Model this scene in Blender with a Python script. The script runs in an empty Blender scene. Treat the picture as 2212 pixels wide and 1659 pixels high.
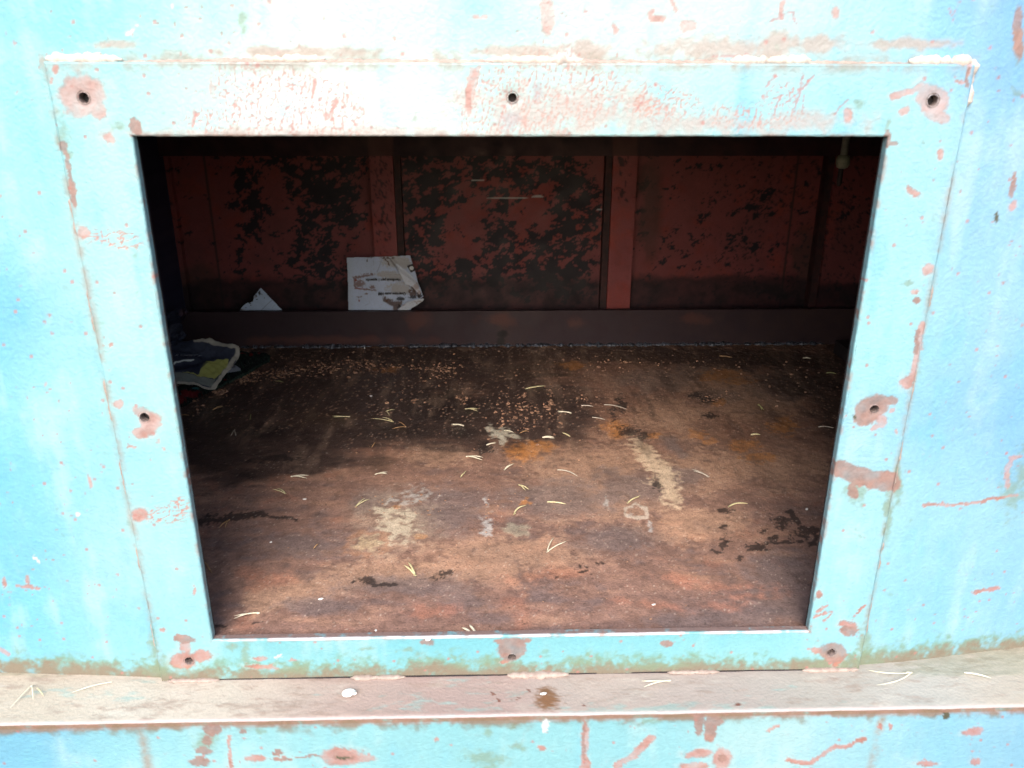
import bpy, math, random
import numpy as np
from mathutils import Vector, Matrix, Euler
random.seed(7)
sc = bpy.context.scene
COL = sc.collection

# ------------------------------------------------------------------ camera
CAM = np.array([-0.0329, -1.0994, 0.8665])
PITCH, YAW, ROLL = 0.3613, 0.0270, 0.0020
W_, H_, F_ = 2212.0, 1659.0, 1720.0          # photo coordinates used for measuring
cp, sp, cy, sy = math.cos(PITCH), math.sin(PITCH), math.cos(YAW), math.sin(YAW)
_f = np.array([sy * cp, cy * cp, -sp]); _r = np.array([cy, -sy, 0.0]); _u = np.cross(_r, _f)
_rr = math.cos(ROLL) * _r + math.sin(ROLL) * _u; _uu = -math.sin(ROLL) * _r + math.cos(ROLL) * _u
cam_data = bpy.data.cameras.new('camera'); cam = bpy.data.objects.new('camera', cam_data); COL.objects.link(cam)
cam.matrix_world = Matrix(((_rr[0], _uu[0], -_f[0], CAM[0]), (_rr[1], _uu[1], -_f[1], CAM[1]),
                           (_rr[2], _uu[2], -_f[2], CAM[2]), (0, 0, 0, 1)))
cam_data.sensor_width = 36.0; cam_data.lens = 36.0 * F_ / W_
cam_data.clip_start = 0.02; cam_data.clip_end = 200
cam_data.dof.use_dof = True; cam_data.dof.focus_distance = 1.75; cam_data.dof.aperture_fstop = 5.6
sc.camera = cam

# ------------------------------------------------------------------ light
SUN_EL, SUN_AZ = math.radians(38), math.radians(188)      # azimuth measured from +Y, clockwise: behind the camera
w = bpy.data.worlds.new("World"); sc.world = w; w.use_nodes = True
nt = w.node_tree; nt.nodes.clear()
sky = nt.nodes.new('ShaderNodeTexSky'); sky.sky_type = 'NISHITA'; sky.sun_disc = False
sky.sun_elevation = SUN_EL; sky.sun_rotation = SUN_AZ
sky.air_density = 1.0; sky.dust_density = 3.0; sky.ozone_density = 1.0
bg = nt.nodes.new('ShaderNodeBackground'); bg.inputs['Strength'].default_value = 0.15
out = nt.nodes.new('ShaderNodeOutputWorld')
nt.links.new(sky.outputs[0], bg.inputs[0]); nt.links.new(bg.outputs[0], out.inputs[0])
sd = bpy.data.lights.new('sun', 'SUN'); sun = bpy.data.objects.new('sun', sd); COL.objects.link(sun)
sd.energy = 1.25; sd.angle = math.radians(40); sd.color = (1.0, 0.975, 0.95)
sdir = Vector((math.sin(SUN_AZ) * math.cos(SUN_EL), math.cos(SUN_AZ) * math.cos(SUN_EL), math.sin(SUN_EL)))
sun.rotation_euler = sdir.to_track_quat('Z', 'Y').to_euler(); sun.location = (0, -3, 4)
vs = sc.view_settings; vs.view_transform = 'Standard'; vs.look = 'None'; vs.gamma = 1.0; vs.use_curve_mapping = False
vs.exposure = 1.38
try:
    sc.cycles.use_denoising = True; sc.cycles.max_bounces = 10; sc.cycles.diffuse_bounces = 8
    sc.cycles.glossy_bounces = 4; sc.cycles.sample_clamp_indirect = 8
except Exception: pass

# ------------------------------------------------------------------ measuring helpers
def ray(px, py):
    d = ((px - W_ / 2) / F_) * _rr - ((py - H_ / 2) / F_) * _uu + _f
    return d
def back(px, py, ax, val):                    # photo point -> point of the world plane (axis ax = val)
    d = ray(px, py); t = (val - CAM[ax]) / d[ax]
    return CAM + t * d
def proj(P):
    v = P - CAM; z = v @ _f
    return W_ / 2 + F_ * (v @ _rr) / z, H_ / 2 - F_ * (v @ _uu) / z

# ------------------------------------------------------------------ numpy noise
_rs = np.random.RandomState(11); _T = _rs.rand(64, 256, 256)
def vn(x, y, seed=0):
    xi = np.floor(x).astype(int); yi = np.floor(y).astype(int); fx = x - xi; fy = y - yi
    fx = fx * fx * fx * (fx * (fx * 6 - 15) + 10); fy = fy * fy * fy * (fy * (fy * 6 - 15) + 10)
    T = _T[seed % 64]; a = T[yi & 255, xi & 255]; b = T[yi & 255, (xi + 1) & 255]
    c = T[(yi + 1) & 255, xi & 255]; d = T[(yi + 1) & 255, (xi + 1) & 255]
    return (a + (b - a) * fx) * (1 - fy) + (c + (d - c) * fx) * fy
def fbm(x, y, seed=0, o=4, g=0.55):
    s = 0; a = 1; n = 0
    for i in range(o):
        ca, sa = math.cos(0.6 * i + 0.4), math.sin(0.6 * i + 0.4)
        k = 2.03 ** i
        s = s + a * (vn((x * ca - y * sa) * k + 17.3 * i, (x * sa + y * ca) * k - 9.1 * i, seed + 7 * i) - .5)
        n += a; a *= g
    return 2.4 * s / n                       # about -1..1
def cell(x, y, seed=0):                      # F1 distance, cell value
    xi = np.floor(x).astype(int); yi = np.floor(y).astype(int); best = np.full(x.shape, 9.0); val = np.zeros(x.shape)
    sec = np.full(x.shape, 9.0)
    for dx in (-1, 0, 1):
        for dy in (-1, 0, 1):
            a = (xi + dx) & 255; b = (yi + dy) & 255
            cx = xi + dx + _T[seed][b, a]; cyy = yi + dy + _T[seed + 1][b, a]
            d = np.hypot(x - cx, y - cyy); m = d < best
            sec = np.where(m, best, np.minimum(sec, d)); val = np.where(m, _T[seed + 2][b, a], val); best = np.where(m, d, best)
    return best, val, sec - best
def ss(a, b, x):
    t = np.clip((x - a) / (b - a), 0, 1); return t * t * (3 - 2 * t)
def lin(c):
    c = np.array(c, float); return np.where(c <= .04045, c / 12.92, ((c + .055) / 1.055) ** 2.4)
def mixc(base, col, m):
    return base * (1 - m[:, None]) + np.asarray(col) * m[:, None]
def ell(x, y, cx, cy_, rx, ry, ang=0):
    a = math.radians(ang); dx = x - cx; dy = y - cy_
    u = dx * math.cos(a) + dy * math.sin(a); v = -dx * math.sin(a) + dy * math.cos(a)
    return 1 - np.sqrt((u / rx) ** 2 + (v / ry) ** 2)
def pl(x, y, pts, wd):                       # polyline field: 1 on the line, 0 at half-width wd
    best = np.full(x.shape, 1e9)
    for (x0, y0), (x1, y1) in zip(pts[:-1], pts[1:]):
        L = (x1 - x0) ** 2 + (y1 - y0) ** 2 + 1e-9
        t = np.clip(((x - x0) * (x1 - x0) + (y - y0) * (y1 - y0)) / L, 0, 1)
        best = np.minimum(best, np.hypot(x - x0 - t * (x1 - x0), y - y0 - t * (y1 - y0)))
    return np.maximum(1 - best / wd, -3)
def fld(x, y, items):
    f = np.full(x.shape, -9.0)
    for it in items:
        if isinstance(it[0], (tuple, list)):
            f = np.maximum(f, pl(x, y, it[0], it[1]))
        else: f = np.maximum(f, ell(x, y, *it))
    return f
def idw(x, y, pts, sg):                      # soft interpolation of colour control points
    num = 0; den = 1e-12
    for px, py, c in pts:
        wgt = np.exp(-((x - px) ** 2 + (y - py) ** 2) / (2 * sg * sg)) + 1e-7 / (1 + ((x - px) ** 2 + (y - py) ** 2) / sg ** 2)
        num = num + wgt[:, None] * lin(c); den = den + wgt
    return num / den[:, None]
def inpoly(x, y, P):
    ins = np.zeros(x.shape, bool); n = len(P)
    for i in range(n):
        x0, y0 = P[i]; x1, y1 = P[(i + 1) % n]
        if y0 == y1: continue
        c = ((y0 > y) != (y1 > y)) & (x < (x1 - x0) * (y - y0) / (y1 - y0) + x0)
        ins ^= c
    return ins

# ------------------------------------------------------------------ mesh helpers
def mesh_np(name, V, Q, mat, parent=None, col=None, smooth=True):
    me = bpy.data.meshes.new(name); n = len(V); V = np.ascontiguousarray(V, dtype=np.float32)
    me.vertices.add(n); me.vertices.foreach_set('co', V.ravel())
    Q = np.ascontiguousarray(Q, dtype=np.int32); k = Q.shape[1]
    me.loops.add(Q.size); me.loops.foreach_set('vertex_index', Q.ravel())
    me.polygons.add(len(Q)); me.polygons.foreach_set('loop_start', np.arange(0, Q.size, k, dtype=np.int32))
    me.polygons.foreach_set('use_smooth', np.full(len(Q), smooth))
    if col is not None:
        a = me.color_attributes.new('albedo', 'FLOAT_COLOR', 'POINT')
        c = np.ones((n, 4), np.float32); c[:, :col.shape[1]] = col; c[:, :3] = np.clip(c[:, :3], 0.003, 0.9)
        a.data.foreach_set('color', c.ravel())
    me.update(calc_edges=True); me.validate()
    me.materials.append(mat); o = bpy.data.objects.new(name, me); COL.objects.link(o)
    if parent is not None: o.parent = parent
    return o
def grid_q(nu, nv, off=0):                   # vertices index = v*nu+u
    u, v = np.meshgrid(np.arange(nu - 1), np.arange(nv - 1)); a = (v * nu + u).ravel() + off
    return np.stack([a, a + 1, a + nu + 1, a + nu], 1)
def tag(o, label=None, cat=None, group=None, kind=None):
    if label: o['label'] = label
    if cat: o['category'] = cat
    if group: o['group'] = group
    if kind: o['kind'] = kind
    return o
def thing(name, label, cat, loc=(0, 0, 0), group=None, kind=None):
    o = bpy.data.objects.new(name, None); COL.objects.link(o); o.location = loc; o.empty_display_size = .05
    return tag(o, label, cat, group, kind)
def box(lo, hi, nx=1, ny=1, nz=1, bev=0):
    """box surface as subdivided quads; returns V,Q"""
    lo = np.array(lo, float); hi = np.array(hi, float); Vs = []; Qs = []; off = 0
    n = [nx, ny, nz]
    for ax in range(3):
        a, b = (ax + 1) % 3, (ax + 2) % 3
        for s in (0, 1):
            A, B = np.meshgrid(np.linspace(lo[a], hi[a], n[a] + 1), np.linspace(lo[b], hi[b], n[b] + 1))
            P = np.zeros((A.size, 3)); P[:, a] = A.ravel(); P[:, b] = B.ravel(); P[:, ax] = hi[ax] if s else lo[ax]
            q = grid_q(n[a] + 1, n[b] + 1, off)
            if not s: q = q[:, ::-1]
            Vs.append(P); Qs.append(q); off += len(P)
    return np.concatenate(Vs), np.concatenate(Qs)
def tube_mesh(pts, rad, seg=6, flat=1.0, cap=True):
    pts = np.array(pts, float); n = len(pts); V = []
    rad = np.broadcast_to(rad, (n,))
    for i in range(n):
        t = pts[min(i + 1, n - 1)] - pts[max(i - 1, 0)]; t /= np.linalg.norm(t) + 1e-12
        up = np.array([0, 0, 1.0]) if abs(t[2]) < .9 else np.array([0, 1.0, 0])
        s = np.cross(t, up); s /= np.linalg.norm(s); u2 = np.cross(s, t)
        for k in range(seg):
            a = 2 * math.pi * k / seg
            V.append(pts[i] + rad[i] * (math.cos(a) * s + math.sin(a) * u2 * flat))
    F = []
    for i in range(n - 1):
        for k in range(seg):
            a = i * seg + k; b = i * seg + (k + 1) % seg
            F.append((a, b, b + seg, a + seg))
    if cap:
        for base in (0, (n - 1) * seg):
            c = len(V); V.append(np.mean(V[base:base + seg], axis=0))
            for k in range(0, seg): F.append((base + k, base + (k + 1) % seg, c, c))
    F = [tuple(dict.fromkeys(f)) for f in F]
    return V, F
def mesh_py(name, V, F, mat, parent=None, smooth=True):
    me = bpy.data.meshes.new(name); me.from_pydata([tuple(v) for v in V], [], F)
    me.polygons.foreach_set('use_smooth', [smooth] * len(me.polygons)); me.update()
    me.materials.append(mat); o = bpy.data.objects.new(name, me); COL.objects.link(o)
    if parent is not None: o.parent = parent
    return o

# ------------------------------------------------------------------ materials
def mat_attr(name, rough=.6, rough_var=.15, bump=.3, bscale=300, vary=.12, spec=.4, nscale=220, speck=None):
    m = bpy.data.materials.new(name); m.use_nodes = True; t = m.node_tree; N = t.nodes; L = t.links; N.clear()
    o = N.new('ShaderNodeOutputMaterial'); b = N.new('ShaderNodeBsdfPrincipled'); L.new(b.outputs[0], o.inputs[0])
    at = N.new('ShaderNodeAttribute'); at.attribute_name = 'albedo'
    tc = N.new('ShaderNodeTexCoord')
    n1 = N.new('ShaderNodeTexNoise'); n1.inputs['Scale'].default_value = nscale; n1.inputs['Detail'].default_value = 5
    n1.inputs['Roughness'].default_value = .65
    L.new(tc.outputs['Object'], n1.inputs['Vector'])
    mr = N.new('ShaderNodeMapRange'); mr.inputs['From Min'].default_value = .3; mr.inputs['From Max'].default_value = .7
    mr.inputs['To Min'].default_value = 1 - vary; mr.inputs['To Max'].default_value = 1 + vary
    L.new(n1.outputs['Fac'], mr.inputs['Value'])
    vm = N.new('ShaderNodeVectorMath'); vm.operation = 'SCALE'
    L.new(at.outputs['Color'], vm.inputs[0]); L.new(mr.outputs[0], vm.inputs['Scale'])
    src = vm.outputs[0]
    if speck:
        vo = N.new('ShaderNodeTexVoronoi'); vo.inputs['Scale'].default_value = speck[0]
        L.new(tc.outputs['Object'], vo.inputs['Vector'])
        lt = N.new('ShaderNodeMapRange'); lt.inputs['From Min'].default_value = .0; lt.inputs['From Max'].default_value = .22
        lt.inputs['To Min'].default_value = 1; lt.inputs['To Max'].default_value = 0
        L.new(vo.outputs['Distance'], lt.inputs['Value'])
        sr = N.new('ShaderNodeSeparateColor'); L.new(vo.outputs['Color'], sr.inputs[0])
        gt = N.new('ShaderNodeMath'); gt.operation = 'GREATER_THAN'; gt.inputs[1].default_value = speck[1]
        L.new(sr.outputs[0], gt.inputs[0])
        mu = N.new('ShaderNodeMath'); mu.operation = 'MULTIPLY'; L.new(lt.outputs[0], mu.inputs[0]); L.new(gt.outputs[0], mu.inputs[1])
        mx = N.new('ShaderNodeMix'); mx.data_type = 'RGBA'; mx.inputs[7].default_value = (*speck[2], 1)
        L.new(mu.outputs[0], mx.inputs[0]); L.new(src, mx.inputs[6]); src = mx.outputs[2]
    L.new(src, b.inputs['Base Color'])
    ra = N.new('ShaderNodeMath'); ra.operation = 'MULTIPLY_ADD'; ra.inputs[1].default_value = rough_var * 2
    ra.inputs[2].default_value = rough - rough_var
    L.new(n1.outputs['Fac'], ra.inputs[0])
    rm = N.new('ShaderNodeMath'); rm.operation = 'MULTIPLY'; L.new(ra.outputs[0], rm.inputs[0]); L.new(at.outputs['Alpha'], rm.inputs[1])
    L.new(rm.outputs[0], b.inputs['Roughness']); b.inputs['Specular IOR Level'].default_value = spec
    n2 = N.new('ShaderNodeTexNoise'); n2.inputs['Scale'].default_value = bscale; n2.inputs['Detail'].default_value = 6
    L.new(tc.outputs['Object'], n2.inputs['Vector'])
    bw = N.new('ShaderNodeRGBToBW'); L.new(at.outputs['Color'], bw.inputs[0])
    ad = N.new('ShaderNodeMath'); ad.operation = 'MULTIPLY_ADD'; ad.inputs[1].default_value = 1.2
    L.new(bw.outputs[0], ad.inputs[0]); L.new(n2.outputs['Fac'], ad.inputs[2])
    bu = N.new('ShaderNodeBump'); bu.inputs['Strength'].default_value = bump; bu.inputs['Distance'].default_value = .0015
    L.new(ad.outputs[0], bu.inputs['Height']); L.new(bu.outputs[0], b.inputs['Normal'])
    return m
def mat_noise(name, c1, c2, rough=.6, scale=80, bump=.2, spec=.4, c3=None, stretch=None, emis=None, alpha=None, trans=0):
    m = bpy.data.materials.new(name); m.use_nodes = True; t = m.node_tree; N = t.nodes; L = t.links
    b = N['Principled BSDF']; tc = N.new('ShaderNodeTexCoord'); n = N.new('ShaderNodeTexNoise')
    n.inputs['Scale'].default_value = scale; n.inputs['Detail'].default_value = 6; n.inputs['Roughness'].default_value = .6
    if stretch:
        mp = N.new('ShaderNodeMapping'); mp.inputs['Scale'].default_value = stretch
        L.new(tc.outputs['Object'], mp.inputs[0]); L.new(mp.outputs[0], n.inputs['Vector'])
    else: L.new(tc.outputs['Object'], n.inputs['Vector'])
    r = N.new('ShaderNodeValToRGB'); e = r.color_ramp.elements
    e[0].position = .36; e[0].color = (*c1, 1); e[1].position = .64; e[1].color = (*c2, 1)
    if c3: k = e.new(.78); k.color = (*c3, 1)
    L.new(n.outputs['Fac'], r.inputs[0]); L.new(r.outputs[0], b.inputs['Base Color'])
    b.inputs['Roughness'].default_value = rough; b.inputs['Specular IOR Level'].default_value = spec
    bu = N.new('ShaderNodeBump'); bu.inputs['Strength'].default_value = bump; bu.inputs['Distance'].default_value = .001
    L.new(n.outputs['Fac'], bu.inputs['Height']); L.new(bu.outputs[0], b.inputs['Normal'])
    if trans: b.inputs['Transmission Weight'].default_value = trans
    return m
M_ext = mat_attr('painted_steel', rough=.48, bump=.8, bscale=180, vary=.05, spec=.35, nscale=160)
M_floor = mat_attr('rusty_floor', rough=.62, rough_var=.2, bump=.9, bscale=240, vary=.22, spec=.35, nscale=300,
                   speck=(210, .90, (.42, .26, .18)))
M_wall = mat_attr('red_primer_wall', rough=.6, bump=.25, bscale=200, vary=.15, spec=.3, nscale=260)
M_dark = mat_noise('foot_shadow_dark', (.012, .011, .013), (.03, .022, .022), rough=.7, scale=30)
M_bead = mat_noise('weld_metal', (.40, .34, .30), (.56, .50, .44), rough=.6, scale=90, bump=.5)
M_bead2 = mat_noise('dirty_weld', (.26, .20, .17), (.36, .29, .25), rough=.6, scale=90, bump=.5)
M_slag = mat_noise('glossy_weld', (.008, .009, .012), (.10, .11, .14), rough=.35, scale=60, bump=.8, spec=.6)  # paler spots stand for bluish glints on the weld

# ------------------------------------------------------------------ exterior paint colour
XL, XR, ZB, ZT = -.597, .600, -.083, .891          # frame outline
OH = .8005                                         # opening: x -.5..+.5, z 0..OH
GE = 2.32                                          # exposure x light on the outside (display = albedo x GE)
ctrl = [(0, 0, (.62, .92, 1)), (200, 40, (.60, .97, 1)), (420, 60, (.72, 1, 1)), (640, 60, (.95, 1.03, 1)), (800, 40, (.88, 1.04, 1.02)),  # whitish glare at top, bluer vignetting at edges put into the paint
        (1000, 50, (.84, 1.02, 1.02)), (1110, 50, (.80, 1.0, 1)), (1300, 60, (.93, 1.0, 1.0)), (1500, 60, (.90, 1.0, 1.0)), (1700, 60, (.84, .98, 1)),
        (1900, 60, (.74, .96, 1)), (2080, 60, (.58, .86, 1)), (2212, 60, (.50, .74, 1)), (2212, 250, (.56, .82, 1)),
        (60, 200, (.66, .96, 1)), (300, 200, (.76, .98, 1)), (450, 200, (.88, 1.02, 1.02)), (650, 190, (.94, 1.04, 1.04)), (850, 200, (.93, 1.04, 1.03)),
        (1350, 200, (.80, 1.0, 1)), (1550, 200, (.74, .97, 1)), (1750, 200, (.70, .95, 1)), (1980, 300, (.72, .96, 1)),
        (60, 450, (.68, .96, 1)), (260, 450, (.78, .99, 1)), (15, 650, (.45, .83, 1)), (110, 640, (.72, .96, 1)), (300, 650, (.80, .99, 1)), (70, 850, (.60, .92, 1)),
        (170, 850, (.74, .97, 1)), (330, 800, (.78, 1.0, 1)), (30, 1100, (.55, .89, 1)), (200, 1000, (.66, .94, 1)), (380, 1080, (.72, .97, 1)), (120, 1180, (.58, .90, .99)),
        (270, 1180, (.80, .98, 1)), (390, 1250, (.70, .95, .99)), (60, 1380, (.50, .86, .98)), (220, 1380, (.62, .91, .98)), (1940, 500, (.72, .96, 1)),
        (2140, 480, (.60, .85, 1)), (2100, 700, (.66, .89, 1)), (1900, 700, (.72, .97, 1)), (2170, 900, (.52, .80, .99)), (2020, 950, (.66, .90, 1)), (2060, 1200, (.68, .92, 1)),
        (1880, 1120, (.72, .95, 1)), (2180, 1300, (.55, .83, .99)), (2000, 1320, (.60, .88, .98)), (1820, 1250, (.70, .95, 1)), (600, 1420, (.55, .87, .91)),
        (900, 1410, (.52, .87, .93)), (1300, 1410, (.56, .88, .93)), (1600, 1410, (.58, .89, .93)), (60, 1620, (.46, .80, .96)), (250, 1610, (.62, .91, .97)),
        (500, 1600, (.66, .92, .96)), (800, 1600, (.62, .90, .94)), (1100, 1600, (.60, .89, .93)), (1400, 1600, (.60, .88, .93)), (1660, 1600, (.78, .95, .97)),
        (1850, 1610, (.66, .90, .97)), (2050, 1600, (.55, .85, .97)), (2200, 1610, (.44, .76, .95))]
pink = [(178, 207, 52, 45, 10), (213, 238, 22, 20), (237, 298, 15, 10, 20), (117, 148, 7, 10), (111, 174, 4, 9), (39, 200, 6, 4),
        (181, 500, 16, 14), (257, 873, 11, 8), (306, 890, 22, 12, 25), (322, 912, 24, 26), (302, 935, 18, 12), (240, 743, 6, 4), (97, 830, 5, 5), (195, 1040, 4, 13, -15),
        (343, 951, 5, 6), (287, 966, 9, 3), (353, 969, 5, 5), (303, 1112, 18, 14), (352, 1363, 7, 5), (420, 1276, 3, 12), (395, 1428, 27, 18), (435, 1416, 20, 10),
        (400, 1398, 14, 14), (60, 1250, 4, 10), ([(37, 1268), (62, 1266), (84, 1270)], 3.5), (8, 1260, 4, 10), ([(0, 1402), (20, 1410)], 5),
        (553, 1638, 20, 7), (740, 1634, 50, 17, 3), (790, 1640, 22, 8), (563, 1421, 17, 4), (567, 1439, 35, 5), (630, 1424, 12, 3), ([(497, 1590), (499, 1659)], 4),
        (1092, 1412, 10, 4), (1092, 1428, 10, 4), (1170, 1614, 7, 6), (939, 1599, 5, 4), (1265, 1600, 9, 34), (1263, 1650, 9, 26), ([(1410, 1592), (1375, 1622), (1330, 1658)], 7),
        (1374, 1622, 16, 8, -45), (1762, 1406, 12, 9, -10), (1809, 1428, 12, 8, -40), (1832, 1350, 18, 7), (1768, 1283, 8, 8), ([(1762, 1322), (1786, 1306)], 3), ([(1758, 1336), (1782, 1322)], 3),
        ([(1850, 1326), (1868, 1310)], 2.5), ([(1776, 1344), (1792, 1326)], 2.5), ([(2105, 1279), (2155, 1270)], 3.5),
        ([(1660, 1577), (1680, 1566)], 4), ([(1867, 1596), (1830, 1612), (1805, 1614), (1774, 1628), (1750, 1648)], 4.5), ([(1705, 1641), (1745, 1648)], 5), (1904, 1567, 4, 7), (1922, 1567, 4, 7),
        (2100, 1581, 25, 8, -8), (2000, 1650, 22, 5), (2107, 1646, 12, 7), (1507, 1627, 30, 10), (1560, 1642, 20, 24), (1500, 1655, 30, 8),
        (1904, 913, 14, 13, 30), (1926, 890, 8, 4, -30), (1888, 922, 7, 7), ([(1990, 700), (1985, 740), (1978, 780), (1968, 820)], 7), (1956, 830, 14, 14), (2007, 583, 12, 14, 30),
        (1975, 628, 8, 5), (1938, 932, 3, 5), ([(1994, 1090), (2080, 1088), (2130, 1082), (2197, 1070)], 3), ([(2187, 990), (2176, 1010), (2174, 1050)], 5), ([(2182, 990), (2205, 985)], 4),
        (2013, 212, 34, 36), (2024, 250, 30, 16, 15), ([(1925, 205), (1955, 196), (1985, 192)], 7), (1954, 238, 14, 8, -20), (1830, 248, 10, 15, 15), (2031, 336, 8, 11), (1974, 418, 16, 6, 20),
        (1965, 410, 6, 6), (2185, 445, 9, 14, 25), (1804, 27, 9, 16), (1488, 58, 20, 16), (2094, 152, 5, 14), (2078, 174, 12, 4), (1184, 34, 17, 42), (1037, 38, 18, 5), (1420, 42, 18, 8), (1404, 32, 6, 12),
        (1325, 63, 5, 10), ([(1455, 0), (1462, 25)], 5), ([(1690, 0), (1688, 35)], 5), ([(1022, 150), (1012, 180), (1010, 215), (1015, 245)], 5), (1026, 158, 12, 6)]
brown = [(397, 1382, 24, 9, 8), (457, 1578, 20, 13), (449, 1600, 12, 10), (440, 1622, 18, 9), (432, 1646, 22, 10), (525, 1580, 9, 6), (745, 1636, 26, 5), (1105, 1402, 28, 26), (1106, 1385, 38, 8), (925, 1390, 17, 8),
         (1440, 1390, 14, 7), (1185, 1456, 20, 7), (1798, 1410, 30, 20, 10), (1836, 1362, 20, 11), (1767, 1286, 7, 6), (1534, 1580, 13, 26), (1540, 1560, 22, 10), (1510, 1560, 12, 26), (1885, 880, 36, 26, -25), (1920, 868, 20, 10),
         (1865, 905, 20, 14), ([(1812, 1012), (1848, 1026), (1885, 1036), (1925, 1040)], 19), (1842, 1060, 12, 18), (1910, 1056, 12, 8), ([(1981, 715), (1976, 760)], 5), ([(2094, 150), (2090, 185)], 4),
         (1980, 648, 10, 8), (2187, 400, 6, 30, 12), (2200, 70, 10, 60), (1262, 1600, 3, 50), (610, 1640, 20, 5), (600, 1628, 12, 5), (660, 1632, 30, 2), (1560, 1640, 10, 8), (296, 272, 12, 18, -20), (290, 258, 7, 6),
         (1914, 300, 8, 22), (1930, 310, 14, 6), (135, 315, 12, 14, 30), (145, 350, 6, 40, -10), (155, 410, 6, 40, -12)]
green = [(331, 1400, 12, 50), (340, 1440, 30, 30), (1868, 1400, 16, 60), (1880, 1440, 40, 26), (2185, 1062, 26, 55), (2210, 1030, 25, 60), (1918, 1110, 8, 60), (560, 1578, 14, 8), (1057, 1586, 9, 9), (1109, 1568, 8, 6), (1117, 1613, 15, 8),
         (1045, 1638, 50, 22), (1404, 1557, 22, 7), (445, 1600, 30, 22), (525, 40, 12, 22), (530, 62, 9, 10), (1857, 222, 13, 10, -30), (1960, 612, 16, 6, -15), (1846, 1060, 26, 30), (1808, 1440, 60, 16), (258, 270, 20, 12),
         (1915, 265, 8, 18, 20), (140, 300, 16, 60, -12), (2010, 200, 2, 2), (1985, 205, 3, 3), (1990, 310, 5, 8), (1250, 1425, 40, 14), (1350, 1430, 16, 18), (1030, 1432, 50, 16), (640, 1440, 60, 14),
         (1415, 1438, 90, 8), (2200, 95, 10, 50), (2192, 200, 12, 14), (880, 1404, 24, 6), (905, 1415, 14, 10), (530, 1410, 10, 34), (800, 1402, 18, 5), (500, 1396, 20, 8), (1940, 1045, 10, 40)]
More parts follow.
